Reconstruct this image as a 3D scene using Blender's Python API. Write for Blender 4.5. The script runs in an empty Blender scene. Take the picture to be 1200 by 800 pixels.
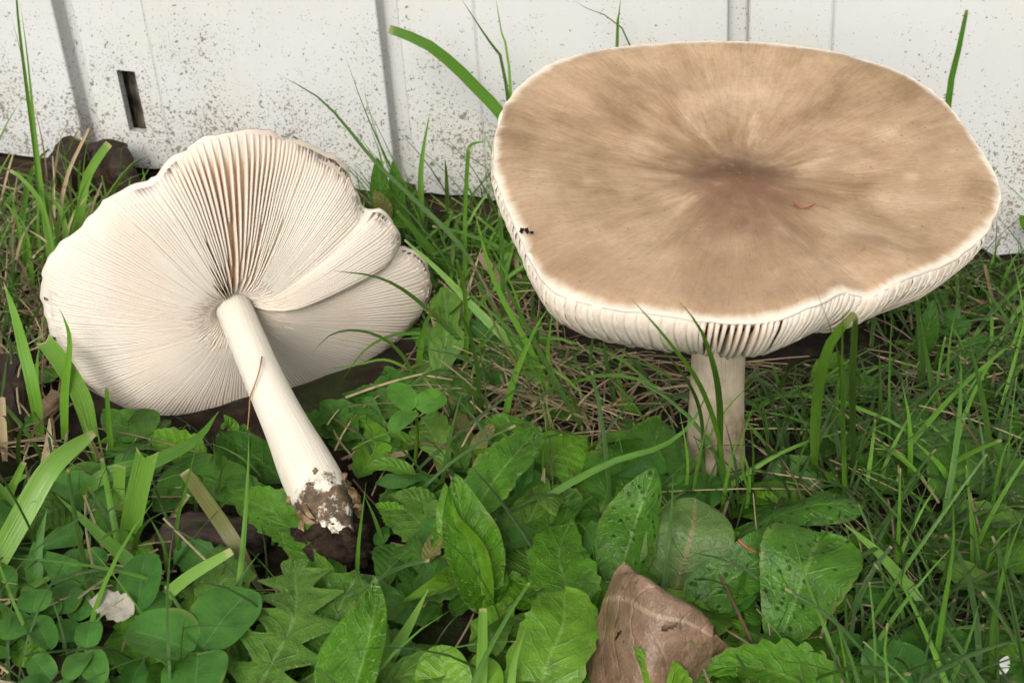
import bpy, math, random
import numpy as np

# ------------------------------------------------------------------ camera, sky, sun, exposure
sc = bpy.context.scene
F_PX, PITCH, ROLL, CAM_H = 1550.0, math.radians(30), math.radians(2.2), 17.5      # centimetres
X0 = np.array([1.0, 0, 0]); U0 = np.array([0, math.sin(PITCH), math.cos(PITCH)])
FW = np.array([0, math.cos(PITCH), -math.sin(PITCH)])
RT = math.cos(ROLL) * X0 + math.sin(ROLL) * U0
UP = -math.sin(ROLL) * X0 + math.cos(ROLL) * U0
CAM = np.array([0, 0, CAM_H])
CM = 0.01

from mathutils import Matrix, Vector
cd = bpy.data.cameras.new('camera'); cam = bpy.data.objects.new('camera', cd)
sc.collection.objects.link(cam); sc.camera = cam
cam.matrix_world = Matrix(((RT[0], UP[0], -FW[0], 0), (RT[1], UP[1], -FW[1], 0), (RT[2], UP[2], -FW[2], CAM_H * CM), (0, 0, 0, 1)))
cd.sensor_width = 36.0; cd.lens = 36.0 * F_PX / 1200.0
cd.clip_start = 0.01; cd.clip_end = 100.0
cd.dof.use_dof = True; cd.dof.focus_distance = 0.272; cd.dof.aperture_fstop = 48.0

w = bpy.data.worlds.new('World'); sc.world = w; w.use_nodes = True
wn = w.node_tree.nodes; wl = w.node_tree.links
bg = wn['Background']
sky = wn.new('ShaderNodeTexSky'); sky.sky_type = 'NISHITA'; sky.sun_disc = False
SUN_EL, SUN_AZ = math.radians(35), math.radians(-166)      # azimuth from +Y, clockwise
sky.sun_elevation = SUN_EL; sky.sun_rotation = SUN_AZ
sky.air_density = 1.0; sky.dust_density = 3.0; sky.ozone_density = 1.0
hs = wn.new('ShaderNodeHueSaturation'); hs.inputs['Saturation'].default_value = 0.22
wl.new(sky.outputs[0], hs.inputs['Color']); wl.new(hs.outputs[0], bg.inputs[0])
bg.inputs[1].default_value = 0.092

sd = bpy.data.lights.new('sun', 'SUN'); sun = bpy.data.objects.new('sun', sd); sc.collection.objects.link(sun)
sd.energy = 1.5; sd.angle = math.radians(26); sd.color = (1.0, 0.955, 0.88)
sdir = Vector((math.sin(SUN_AZ) * math.cos(SUN_EL), math.cos(SUN_AZ) * math.cos(SUN_EL), math.sin(SUN_EL)))
sun.rotation_euler = sdir.to_track_quat('Z', 'Y').to_euler(); sun.location = (0, 0, 2)

vs = sc.view_settings
vs.view_transform = 'Standard'; vs.look = 'None'; vs.gamma = 1.0; vs.use_curve_mapping = False
vs.exposure = 0.76
sc.cycles.use_denoising = True
sc.cycles.max_bounces = 5; sc.cycles.diffuse_bounces = 3; sc.cycles.glossy_bounces = 2; sc.cycles.transmission_bounces = 4
sc.cycles.use_adaptive_sampling = True; sc.cycles.adaptive_threshold = 0.03
sc.cycles.transparent_max_bounces = 6
sc.cycles.caustics_reflective = False; sc.cycles.caustics_refractive = False

rng = random.Random(7)
nrg = np.random.default_rng(7)

# ------------------------------------------------------------------ helpers
def unit(v): v = np.asarray(v, float); return v / (np.linalg.norm(v) + 1e-12)
def ray(px, py): return FW + (px - 600) / F_PX * RT - (py - 400) / F_PX * UP
def G(px, py, z=0.0): d = ray(px, py); return CAM + d * ((z - CAM[2]) / d[2])            # point at a height
def W(px, py, y): d = ray(px, py); return CAM + d * (y / d[1])                           # point at a distance
def PL(px, py, P, n): d = ray(px, py); return CAM + d * (np.dot(P - CAM, n) / np.dot(d, n))
def depth(P): return float(np.dot(np.asarray(P) - CAM, FW))
def pixel(P):
    q = np.asarray(P) - CAM; z = q @ FW
    return 600 + F_PX * (q @ RT) / z, 400 - F_PX * (q @ UP) / z
def px2cm(n, P): return n * depth(P) / F_PX

def crom(pts, n):
    p = np.asarray(pts, float)
    if len(p) == 2: return p[0] + (p[1] - p[0]) * np.linspace(0, 1, n)[:, None]
    q = np.vstack([2 * p[0] - p[1], p, 2 * p[-1] - p[-2]])
    seg = np.linalg.norm(np.diff(p, axis=0), axis=1); cum = np.concatenate([[0], np.cumsum(seg)])
    out = []
    for s in np.linspace(0, cum[-1], n):
        i = min(int(np.searchsorted(cum, s, side='right')) - 1, len(seg) - 1); t = (s - cum[i]) / max(seg[i], 1e-9)
        a, b, c, d = q[i], q[i + 1], q[i + 2], q[i + 3]
        out.append(0.5 * (2 * b + (c - a) * t + (2 * a - 5 * b + 4 * c - d) * t * t + (3 * b - 3 * c + d - a) * t ** 3))
    return np.array(out)

def tag(o, label=None, cat=None, group=None, kind=None):
    if label: o['label'] = label
    if cat: o['category'] = cat
    if group: o['group'] = group
    if kind: o['kind'] = kind
    return o

def mesh_data(name, verts, faces, mats, lc=None, smooth=True, midx=None):
    me = bpy.data.meshes.new(name)
    me.from_pydata((np.asarray(verts, float) * CM).tolist(), [], [tuple(map(int, f)) for f in faces])
    if not isinstance(mats, (list, tuple)): mats = [mats]
    for m in mats: me.materials.append(m)
    if smooth: me.polygons.foreach_set('use_smooth', [True] * len(me.polygons))
    if midx is not None: me.polygons.foreach_set('material_index', list(midx))
    if lc is not None:
        a = me.attributes.new('lc', 'FLOAT_VECTOR', 'POINT')
        a.data.foreach_set('vector', np.asarray(lc, np.float32).ravel())
    me.update()
    return me

def obj(name, verts, faces, mats, parent=None, lc=None, smooth=True, midx=None):
    v = np.asarray(verts, float)
    o = bpy.data.objects.new(name, mesh_data(name, v, faces, mats, lc, smooth, midx))
    sc.collection.objects.link(o)
    if parent is not None:
        o.parent = parent
        o.matrix_parent_inverse = Matrix.Translation(parent.location).inverted()
    return o

def empty(name, loc):
    o = bpy.data.objects.new(name, None); sc.collection.objects.link(o)
    o.location = Vector(tuple(np.asarray(loc) * CM)); o.empty_display_size = 0.01
    return o

def grid_faces(nu, nv, off=0, close_u=False):
    f = []
    for i in range(nu if close_u else nu - 1):
        for j in range(nv - 1):
            a = off + i * nv + j; b = off + ((i + 1) % nu) * nv + j
            f.append((a, b, b + 1, a + 1))
    return f

class Buf:
    def __init__(s): s.v = []; s.f = []; s.lc = []; s.n = 0
    def add(s, v, f, lc=None):
        v = np.asarray(v, float)
        s.v.append(v); s.f += [tuple(i + s.n for i in q) for q in f]
        s.lc.append(np.zeros((len(v), 3)) if lc is None else np.asarray(lc, float)); s.n += len(v)
    def build(s, name, mats, parent=None, smooth=True):
        return obj(name, np.vstack(s.v), s.f, mats, parent, np.vstack(s.lc), smooth)

# smooth value noise for shaping
_perm = np.random.default_rng(3).random((64, 64, 64))
def vnoise(p):
    p = np.atleast_2d(np.asarray(p, float)); i = np.floor(p).astype(int); f = p - i; f = f * f * (3 - 2 * f); i &= 63; j = (i + 1) & 63
    x0, y0, z0 = i.T; x1, y1, z1 = j.T; fx, fy, fz = f.T
    def L(a, b, t): return a + (b - a) * t
    c = _perm
    return L(L(L(c[x0, y0, z0], c[x1, y0, z0], fx), L(c[x0, y1, z0], c[x1, y1, z0], fx), fy),
             L(L(c[x0, y0, z1], c[x1, y0, z1], fx), L(c[x0, y1, z1], c[x1, y1, z1], fx), fy), fz) * 2 - 1
def fbm(p, o=4):
    p = np.atleast_2d(np.asarray(p, float)); s = 0; a = 1.0
    for k in range(o): s = s + a * vnoise(p * 2 ** k + 17.3 * k); a *= 0.5
    return s

# ------------------------------------------------------------------ materials
class NT:
    def __init__(s, name):
        s.m = bpy.data.materials.new(name); s.m.use_nodes = True
        s.t = s.m.node_tree; s.n = s.t.nodes; s.bsdf = s.n['Principled BSDF']; s.out = s.n['Material Output']
    def new(s, typ, **kw):
        nd = s.n.new(typ)
        for k, v in kw.items(): setattr(nd, k, v)
        return nd
    def link(s, a, b): s.t.links.new(a, b)
    def put(s, sock, v):
        if isinstance(v, (int, float)): sock.default_value = v
        elif isinstance(v, tuple): sock.default_value = v + (1,) if len(v) == 3 and len(sock.default_value) == 4 else v
        else: s.link(v, sock)
    def math(s, op, a, b=0.0, c=0.0, clamp=False):
        nd = s.new('ShaderNodeMath', operation=op, use_clamp=clamp)
        s.put(nd.inputs[0], a); s.put(nd.inputs[1], b); s.put(nd.inputs[2], c)
        return nd.outputs[0]
    def mix(s, fac, a, b, typ='MIX'):
        nd = s.new('ShaderNodeMix', data_type='RGBA', blend_type=typ)
        s.put(nd.inputs[0], fac); s.put(nd.inputs[6], a); s.put(nd.inputs[7], b)
        return nd.outputs[2]
    def noise(s, vec, scale, detail=3, rough=0.55, dist=0.0, out=0):
        nd = s.new('ShaderNodeTexNoise'); s.put(nd.inputs['Vector'], vec)
        nd.inputs['Scale'].default_value = scale; nd.inputs['Detail'].default_value = detail
        nd.inputs['Roughness'].default_value = rough; nd.inputs['Distortion'].default_value = dist
        return nd.outputs[out]
    def ramp(s, fac, stops, interp='LINEAR'):
        nd = s.new('ShaderNodeValToRGB'); s.put(nd.inputs[0], fac); e = nd.color_ramp.elements; nd.color_ramp.interpolation = interp
        while len(e) < len(stops): e.new(0.5)
        for k, (p, c) in enumerate(stops):
            e[k].position = p; e[k].color = (c, c, c, 1) if isinstance(c, (int, float)) else tuple(c) + (1,)
        return nd.outputs[0]
    def smooth(s, x, a, b):
        nd = s.new('ShaderNodeMapRange', interpolation_type='SMOOTHSTEP'); s.put(nd.inputs[0], x)
        s.put(nd.inputs[1], a); s.put(nd.inputs[2], b)
        return nd.outputs[0]
    def attr(s, name='lc'):
        nd = s.new('ShaderNodeAttribute'); nd.attribute_name = name
        sp = s.new('ShaderNodeSeparateXYZ'); s.link(nd.outputs['Vector'], sp.inputs[0])
        return nd.outputs['Vector'], sp.outputs[0], sp.outputs[1], sp.outputs[2]
    def objco(s, scale=100.0):       # object coordinates in centimetres
        tc = s.new('ShaderNodeTexCoord'); vm = s.new('ShaderNodeVectorMath', operation='SCALE')
        s.link(tc.outputs['Object'], vm.inputs[0]); vm.inputs['Scale'].default_value = scale
        return vm.outputs[0]
    def comb(s, x, y, z):
        nd = s.new('ShaderNodeCombineXYZ'); s.put(nd.inputs[0], x); s.put(nd.inputs[1], y); s.put(nd.inputs[2], z)
        return nd.outputs[0]
    def sep(s, v):
        nd = s.new('ShaderNodeSeparateXYZ'); s.link(v, nd.inputs[0]); return nd.outputs
    def bump(s, h, strength=0.3, dist=0.02):
        nd = s.new('ShaderNodeBump'); s.put(nd.inputs['Height'], h); nd.inputs['Strength'].default_value = strength
        nd.inputs['Distance'].default_value = dist * CM
        s.link(nd.outputs[0], s.bsdf.inputs['Normal']); return nd.outputs[0]
    def set(s, col=None, rough=None, spec=None, sss=None, radius=None):
        b = s.bsdf
        if col is not None: s.put(b.inputs['Base Color'], col)
        if rough is not None: s.put(b.inputs['Roughness'], rough)
        if spec is not None: s.put(b.inputs['Specular IOR Level'], spec)
        if sss: b.inputs['Subsurface Weight'].default_value = sss; b.inputs['Subsurface Radius'].default_value = radius or (1, .7, .5); b.inputs['Subsurface Scale'].default_value = 0.002
        return s.m
    def translucent(s, col, fac):
        tr = s.new('ShaderNodeBsdfTranslucent'); s.put(tr.inputs[0], col)
        mx = s.new('ShaderNodeMixShader'); s.put(mx.inputs[0], fac)
        s.link(s.bsdf.outputs[0], mx.inputs[1]); s.link(tr.outputs[0], mx.inputs[2]); s.link(mx.outputs[0], s.out.inputs[0])

def m_wall():
    t = NT('white_siding'); p = t.objco(); x, y, z = t.sep(p)
    base = t.mix(t.noise(p, 0.25, 3), (0.50, 0.495, 0.48), (0.585, 0.588, 0.585))
    yel = t.smooth(t.noise(p, 0.33, 2), 0.45, 0.7)
    base = t.mix(t.math('MULTIPLY', yel, 0.35), base, (0.56, 0.54, 0.46))
    low = t.smooth(z, 9.0, 1.2)                         # rain splash is thickest near the soil
    patch = t.noise(p, 0.55, 4, 0.6)
    dens = t.math('ADD', t.math('MULTIPLY_ADD', low, 0.125, -0.025), t.math('MULTIPLY', t.math('SUBTRACT', patch, 0.5), 0.24))
    specks = 0.0
    for sc_, th, seed in ((5.0, 0.745, 3.1), (9.5, 0.70, 9.7), (17, 0.69, 21.3)):
        pv = t.new('ShaderNodeVectorMath', operation='ADD'); t.link(p, pv.inputs[0]); pv.inputs[1].default_value = (seed, seed * 2, seed * 3)
        n = t.noise(pv.outputs[0], sc_, 2, 0.5)
        thr = t.math('SUBTRACT', th, dens)
        k = t.smooth(t.math('SUBTRACT', n, thr), 0.0, 0.03)
        specks = k if isinstance(specks, float) else t.math('MAXIMUM', specks, k)
    dirt = t.mix(t.noise(p, 5, 2), (0.035, 0.028, 0.02), (0.17, 0.135, 0.09))
    col = t.mix(t.math('MULTIPLY', specks, 0.82), base, dirt)
    film = t.math('MULTIPLY', t.math('MULTIPLY', low, t.smooth(patch, 0.42, 0.7)), 0.22)
    col = t.mix(film, col, (0.40, 0.37, 0.28))
    stre = t.noise(t.comb(t.math('MULTIPLY', x, 3.0), t.math('MULTIPLY', y, 3.0), t.math('MULTIPLY', z, 0.12)), 1.6, 3)
    col = t.mix(t.math('MULTIPLY', t.smooth(stre, 0.55, 0.75), 0.10), col, (0.45, 0.43, 0.36))
    t.bump(t.math('SUBTRACT', t.noise(p, 9, 3), t.math('MULTIPLY', specks, -0.6)), 0.12, 0.03)
    return t.set(col, 0.5, 0.4)

def m_simple(name, c1, c2, scale, rough=0.8, spec=0.3, bump=0.3, bd=0.05, stretch=(1, 1, 1), detail=4):
    t = NT(name); p = t.objco(); x, y, z = t.sep(p)
    v = t.comb(t.math('MULTIPLY', x, stretch[0]), t.math('MULTIPLY', y, stretch[1]), t.math('MULTIPLY', z, stretch[2]))
    n = t.noise(v, scale, detail, 0.6)
    t.bump(t.noise(v, scale * 2.3, detail, 0.65), bump, bd)
    return t.set(t.mix(t.smooth(n, 0.3, 0.7), c1, c2), rough, spec)

def m_soil():
    t = NT('soil'); p = t.objco(); x, y, z = t.sep(p)
    n = t.noise(p, 1.6, 6, 0.65)
    col = t.ramp(n, [(0.3, (0.007, 0.005, 0.004)), (0.5, (0.018, 0.012, 0.008)), (0.72, (0.05, 0.034, 0.021))])
    mo = t.smooth(t.noise(p, 0.35, 3), 0.5, 0.68)
    col = t.mix(t.math('MULTIPLY', mo, 0.6), col, (0.035, 0.055, 0.012))
    r2 = t.math('ADD', t.math('MULTIPLY', x, x), t.math('MULTIPLY', t.math('SUBTRACT', y, 20), t.math('SUBTRACT', y, 20)))
    far = t.smooth(r2, 500, 2500)                       # the lawn goes on beyond the modelled plants
    col = t.mix(far, col, t.mix(n, (0.03, 0.06, 0.012), (0.07, 0.13, 0.03)))
    t.bump(n, 0.8, 0.25)
    return t.set(col, 0.9, 0.2)

def leaf_mat(name, c1, c2, vein, vamt=0.6, nlat=7, rough=0.42, spec=0.45, dimple=0.0, trans=0.28, mott=6.0, bumpk=0.5, back=None, midw=0.045, spots=0.0, netk=0.35, quilt=0.8):
    t = NT(name); vec, u, v, r = t.attr(); p = t.objco()
    oi = t.new('ShaderNodeObjectInfo')
    n = t.noise(p, mott * 0.25, 4, 0.6)
    rv = t.math('ADD', t.math('MULTIPLY', r, 0.8), t.math('MULTIPLY', oi.outputs['Random'], 0.2))
    col = t.mix(t.math('ADD', t.math('MULTIPLY', n, 0.6), t.math('MULTIPLY', t.math('SUBTRACT', rv, 0.3), 0.7), clamp=True), c1, c2)
    av = t.math('ABSOLUTE', v)
    wob = t.math('MULTIPLY', t.math('SUBTRACT', t.noise(p, 2.5, 2), 0.5), 0.5)
    ph = t.math('ADD', t.math('SUBTRACT', t.math('MULTIPLY', u, float(nlat)), t.math('MULTIPLY', av, 1.6)), wob)
    lat = t.math('ABSOLUTE', t.math('SUBTRACT', t.math('FRACT', ph), 0.5))
    latm = t.math('MULTIPLY', t.math('SUBTRACT', 1.0, t.smooth(lat, 0.0, 0.09)), t.smooth(av, 1.0, 0.15))
    mid = t.math('SUBTRACT', 1.0, t.smooth(av, midw * 0.4, midw * 1.5))
    vm = t.math('MAXIMUM', mid, t.math('MULTIPLY', latm, 0.35))
    col = t.mix(t.math('MULTIPLY', vm, vamt), col, vein)
    h = t.math('ADD', t.math('MULTIPLY', latm, -0.4), t.math('MULTIPLY', lat, quilt))
    ve = t.new('ShaderNodeTexVoronoi', feature='DISTANCE_TO_EDGE'); t.link(p, ve.inputs['Vector']); ve.inputs['Scale'].default_value = 5.5
    net = t.math('SUBTRACT', 1.0, t.smooth(ve.outputs['Distance'], 0.0, 0.10)); col = t.mix(t.math('MULTIPLY', net, 0.16 * netk), col, vein); h = t.math('SUBTRACT', h, t.math('MULTIPLY', net, 0.5 * netk))
    h = t.math('ADD', h, t.math('MULTIPLY', t.noise(p, 6, 4, 0.6), 1.1))
    if dimple:
        vo = t.new('ShaderNodeTexVoronoi'); t.link(p, vo.inputs['Vector']); vo.inputs['Scale'].default_value = 5.2
        dm = t.math('SUBTRACT', 1.0, t.smooth(vo.outputs['Distance'], 0.05, 0.33))
        h = t.math('SUBTRACT', h, t.math('MULTIPLY', dm, 0.9 * dimple))
        sp = t.math('SUBTRACT', 1.0, t.smooth(vo.outputs['Distance'], 0.10, 0.30))
        col = t.mix(t.math('MULTIPLY', sp, 0.8 * dimple), col, (0.008, 0.03, 0.008))
    if spots:
        sm = t.smooth(t.noise(p, 7.5, 2), 0.66, 0.70)
        col = t.mix(t.math('MULTIPLY', sm, spots), col, (0.10, 0.06, 0.025))
    mo = t.ramp(t.noise(p, 2.6, 5, 0.65), [(0.30, 0.60), (0.5, 0.95), (0.7, 1.22)]); col = t.mix(1.0, col, mo, 'MULTIPLY')
    ey = t.math('MULTIPLY', t.smooth(av, 0.80, 1.0), t.smooth(t.noise(p, 1.1, 3), 0.50, 0.66)); col = t.mix(t.math('MULTIPLY', ey, 0.45), col, (0.20, 0.20, 0.05))
    # pale scuffs and dust
    col = t.mix(t.math('MULTIPLY', t.smooth(t.noise(p, 4.0, 5, 0.7), 0.60, 0.72), 0.05), col, (0.22, 0.27, 0.13))
    if back is not None:
        ge = t.new('ShaderNodeNewGeometry'); col = t.mix(ge.outputs['Backfacing'], col, t.mix(0.5, col, back))
    t.bump(h, bumpk, 0.06)
    t.set(col, t.math('ADD', rough, t.math('MULTIPLY', t.math('SUBTRACT', n, 0.5), 0.25)), spec)
    if trans: t.translucent(t.mix(0.5, col, (0.16, 0.30, 0.02)), trans)
    return t.m

def blade_mat(name, c1, c2, tip=(0.45, 0.38, 0.2), tipamt=0.7, rough=0.38, trans=0.25, base=None):
    t = NT(name); vec, u, v, r = t.attr(); p = t.objco()
    n = t.noise(p, 0.9, 3)
    col = t.mix(t.math('ADD', t.math('MULTIPLY', n, 0.5), t.math('MULTIPLY', t.math('SUBTRACT', r, 0.25), 1.0), clamp=True), c1, c2)
    if base: col = t.mix(t.smooth(u, 0.3, 0.0), col, base)
    li = t.noise(t.comb(t.math('MULTIPLY', v, 3.2), t.math('MULTIPLY', r, 37.0), t.math('MULTIPLY', u, 0.6)), 2.2, 2)
    col = t.mix(t.math('MULTIPLY', t.math('SUBTRACT', li, 0.35), 1.3, clamp=True), col, t.mix(0.55, col, (0.25, 0.38, 0.12)))
    tp = t.smooth(t.math('ADD', u, t.math('MULTIPLY', t.math('SUBTRACT', r, 0.5), 0.05)), 0.955, 0.99)
    col = t.mix(t.math('MULTIPLY', tp, tipamt), col, tip)
    bl = t.smooth(t.noise(p, 3.0, 3, 0.6), 0.64, 0.74)
    col = t.mix(t.math('MULTIPLY', bl, 0.35), col, (0.33, 0.30, 0.12))
    t.bump(li, 0.6, 0.04)
    t.set(col, rough, 0.45)
    if trans: t.translucent(t.mix(0.6, col, (0.20, 0.36, 0.03)), trans)
    return t.m

def straw_mat(name, c1, c2, trans=0.1):
    t = NT(name); vec, u, v, r = t.attr(); p = t.objco()
    li = t.noise(t.comb(t.math('MULTIPLY', v, 4.0), t.math('MULTIPLY', r, 51.0), t.math('MULTIPLY', u, 1.5)), 2.0, 3)
    col = t.mix(t.math('ADD', t.math('MULTIPLY', t.math('SUBTRACT', li, 0.5), 0.6), r, clamp=True), c1, c2)
    col = t.mix(t.math('MULTIPLY', t.smooth(t.noise(p, 4, 3), 0.58, 0.7), 0.5), col, (0.05, 0.035, 0.02))
    t.bump(li, 0.5, 0.04)
    t.set(col, 0.65, 0.3)
    return t.m

def m_gill():
    t = NT('gill_flesh'); vec, u, v, r = t.attr(); p = t.objco()      # u along the gill, v 0 at its root and 1 at its edge
    n = t.noise(p, 1.2, 3)
    edge = t.mix(n, (0.82, 0.74, 0.635), (0.86, 0.79, 0.70))
    deep = t.mix(r, (0.80, 0.53, 0.34), (0.86, 0.77, 0.665))             # rosy spores colour the gill faces
    col = t.mix(t.smooth(v, 0.25, 0.97), deep, edge)
    pk = t.smooth(t.noise(p, 0.42, 2), 0.46, 0.68)
    col = t.mix(t.math('MULTIPLY', pk, 0.22), col, (0.80, 0.58, 0.42))
    br = t.smooth(t.noise(p, 5.5, 4, 0.6), 0.69, 0.76)
    col = t.mix(t.math('MULTIPLY', br, 0.4), col, (0.55, 0.38, 0.24))
    t.bump(t.noise(p, 8, 3), 0.15, 0.02)
    t.set(col, 0.6, 0.2)
    t.translucent(t.mix(0.5, col, (0.85, 0.62, 0.42)), 0.22)
    return t.m

def m_cap_top():
    t = NT('fibrous_brown_cap'); vec, x, y, s = t.attr(); p = t.objco()
    ang = t.math('ARCTAN2', y, x); ca = t.math('COSINE', ang); sa = t.math('SINE', ang)
    def radial(k, rs, sc_, det, off=0.0):
        return t.noise(t.comb(t.math('MULTIPLY', ca, k), t.math('MULTIPLY', sa, k), t.math('MULTIPLY_ADD', s, rs, off)), sc_, det, 0.6, 0.6)
    a = radial(1.7, 2.2, 1.3, 4); b = radial(5.0, 3.4, 1.0, 4, 5.0); c = radial(19.0, 7.0, 1.0, 3, 9.0)
    big = t.noise(p, 0.38, 3, 0.5, 0.8)
    cm = t.smooth(s, 0.02, 0.30); iso = t.noise(p, 1.5, 4, 0.6); a = t.math('ADD', iso, t.math('MULTIPLY', cm, t.math('SUBTRACT', a, iso))); b = t.math('ADD', iso, t.math('MULTIPLY', cm, t.math('SUBTRACT', b, iso)))
    f = t.math('ADD', t.math('MULTIPLY', a, 0.40), t.math('MULTIPLY', b, 0.28))
    fine = radial(62.0, 5.0, 1.0, 2, 3.0); f = t.math('ADD', f, t.math('MULTIPLY', t.math('ADD', c, t.math('MULTIPLY', fine, 1.0)), 0.11)); f = t.math('ADD', f, -0.04); f = t.math('ADD', f, t.math('MULTIPLY', big, 0.40))
    col = t.ramp(f, [(0.46, (0.225, 0.140, 0.072)), (0.58, (0.335, 0.220, 0.125)), (0.70, (0.435, 0.300, 0.186)), (0.84, (0.56, 0.42, 0.285))])
    mott = t.noise(p, 1.1, 4, 0.6)
    yy = t.math('ADD', y, 0.045); low_ = t.math('MULTIPLY', yy, t.math('MULTIPLY_ADD', t.smooth(yy, -0.02, 0.02), 0.35, 0.65))
    s2 = t.math('SQRT', t.math('ADD', t.math('MULTIPLY', x, x), t.math('MULTIPLY', low_, low_)))
    sd_ = t.math('ADD', s2, t.math('MULTIPLY', t.math('SUBTRACT', b, 0.5), 0.20))
    sd_ = t.math('ADD', sd_, t.math('MULTIPLY', t.math('SUBTRACT', mott, 0.5), 0.34))
    core = t.math('SUBTRACT', 1.0, t.smooth(sd_, 0.05, 0.33))
    halo = t.math('SUBTRACT', 1.0, t.smooth(t.math('ADD', sd_, t.math('MULTIPLY', t.math('SUBTRACT', a, 0.5), 1.1)), 0.10, 0.62))
    col = t.mix(t.math('MULTIPLY', halo, 0.62), col, (0.20, 0.112, 0.052))
    col = t.mix(t.math('MULTIPLY', core, 0.88), col, t.mix(t.smooth(y, 0.02, -0.10), (0.085, 0.038, 0.015), (0.165, 0.072, 0.038)))
    scal = t.math('MULTIPLY', t.smooth(t.noise(p, 7, 3), 0.56, 0.64), t.math('SUBTRACT', 1.0, t.smooth(s, 0.03, 0.13)))
    col = t.mix(t.math('MULTIPLY', scal, 0.35), col, (0.36, 0.23, 0.14))
    pale = t.math('MULTIPLY', t.smooth(t.noise(p, 0.55, 2, 0.5, 0.5), 0.60, 0.74), t.smooth(s, 0.2, 0.45))
    col = t.mix(t.math('MULTIPLY', pale, 0.35), col, (0.66, 0.49, 0.32))
    pink = t.math('MULTIPLY', t.smooth(y, -0.2, -0.9), 0.30)
    col = t.mix(pink, col, (0.50, 0.325, 0.205))
    fib2 = t.noise(t.comb(t.math('MULTIPLY', ca, 110.0), t.math('MULTIPLY', sa, 110.0), t.math('MULTIPLY', s, 9.0)), 1.0, 4, 0.7); col = t.mix(1.0, col, t.ramp(fib2, [(0.30, 0.90), (0.5, 1.0), (0.70, 1.07)]), 'MULTIPLY')
    grit = t.noise(p, 9.0, 5, 0.75); col = t.mix(1.0, col, t.ramp(grit, [(0.30, 0.86), (0.5, 1.0), (0.72, 1.10)]), 'MULTIPLY')
    dot = t.smooth(t.noise(p, 11, 1), 0.75, 0.78)
    col = t.mix(t.math('MULTIPLY', dot, 0.65), col, (0.07, 0.04, 0.02))
    se = t.math('ADD', s, t.math('MULTIPLY', t.math('SUBTRACT', c, 0.5), 0.035))
    col = t.mix(t.math('MULTIPLY', t.smooth(t.math('ADD', se, t.math('MULTIPLY', t.math('SUBTRACT', t.noise(p, 0.7, 3), 0.5), 0.09)), 0.955, 1.01), 0.9), col, (0.80, 0.72, 0.60))
    h = t.math('ADD', t.math('MULTIPLY', t.math('ADD', c, fine), 0.5), t.math('MULTIPLY', b, 0.9)); h = t.math('ADD', h, t.math('MULTIPLY', t.noise(p, 2.2, 4), 0.5)); h = t.math('ADD', h, t.math('MULTIPLY', t.math('ADD', fib2, grit), 0.35))
    t.bump(h, 0.5, 0.06)
    t.set(col, 0.46, 0.35)
    return t.m

def m_stem(name, stain_lo, stain_hi, stain, base=((0.66, 0.585, 0.47), (0.82, 0.775, 0.69))):
    t = NT(name); vec, u, v, r = t.attr(); p = t.objco()
    fib = t.noise(t.comb(t.math('MULTIPLY', v, 9.0), t.math('MULTIPLY', u, 1.6), t.math('MULTIPLY', r, 9.0)), 2.2, 5, 0.65)
    col = t.mix(fib, *base)
    un = t.math('ADD', u, t.math('MULTIPLY', t.math('SUBTRACT', t.noise(p, 2.6, 4, 0.7), 0.5), 0.22))
    pat = t.smooth(t.noise(p, 2.4, 5, 0.7), 0.42, 0.52)
    if stain_hi >= 0.9: pat = t.smooth(t.noise(p, 0.8, 3), 0.25, 0.75)
    band = t.math('MULTIPLY', t.smooth(un, stain_hi, stain_hi + 0.01), t.math('SUBTRACT', 1.0, t.smooth(un, stain_hi + 0.05, stain_hi + 0.075))) if stain_hi < 0.9 else 0.0
    sk = t.mix(t.smooth(t.noise(p, 4.5, 4, 0.7), 0.35, 0.6), stain, tuple(q * 0.25 for q in stain))
    col = t.mix(t.math('MULTIPLY', t.math('MULTIPLY', t.smooth(un, stain_lo, stain_hi), t.math('MAXIMUM', pat, band)), 0.95, clamp=True), col, sk)
    dots = t.smooth(t.noise(p, 9, 2), 0.74, 0.77)
    col = t.mix(t.math('MULTIPLY', dots, 0.4), col, (0.35, 0.24, 0.13))
    t.bump(t.math('ADD', fib, t.math('MULTIPLY', t.noise(p, 1.3, 3), 0.8)), 0.45, 0.10)
    t.set(col, 0.55, 0.25, 0.15, (1.0, 0.75, 0.55))
    return t.m
#MATEND
M = {}
M['wall'] = m_wall(); M['soil'] = m_soil()
M['timber'] = m_simple('rotten_timber', (0.012, 0.009, 0.007), (0.07, 0.045, 0.028), 0.9, 0.85, 0.2, 0.8, 0.15, (0.35, 1, 4))
M['slotwood'] = m_simple('weathered_board', (0.02, 0.017, 0.012), (0.19, 0.165, 0.12), 1.4, 0.85, 0.2, 0.6, 0.08, (3, 3, 0.8))
M['gill'] = m_gill(); M['captop'] = m_cap_top()
M['stemL'] = m_stem('white_stem', 0.815, 0.845, (0.15, 0.085, 0.035))
M['stemR'] = m_stem('pale_stem', 0.15, 0.95, (0.26, 0.165, 0.085), ((0.50, 0.41, 0.295), (0.66, 0.57, 0.44)))
M['clod'] = m_simple('clinging_soil', (0.009, 0.006, 0.004), (0.055, 0.036, 0.024), 3.5, 0.95, 0.15, 1.0, 0.12, detail=6)
M['bark'] = m_simple('dark_bark', (0.012, 0.008, 0.007), (0.07, 0.046, 0.036), 1.6, 0.8, 0.3, 0.9, 0.12, (0.6, 2.2, 2.2), 6)
M['peel'] = m_simple('peeled_skin', (0.07, 0.04, 0.02), (0.34, 0.23, 0.12), 3.0, 0.7, 0.3, 0.7, 0.06)
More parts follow.
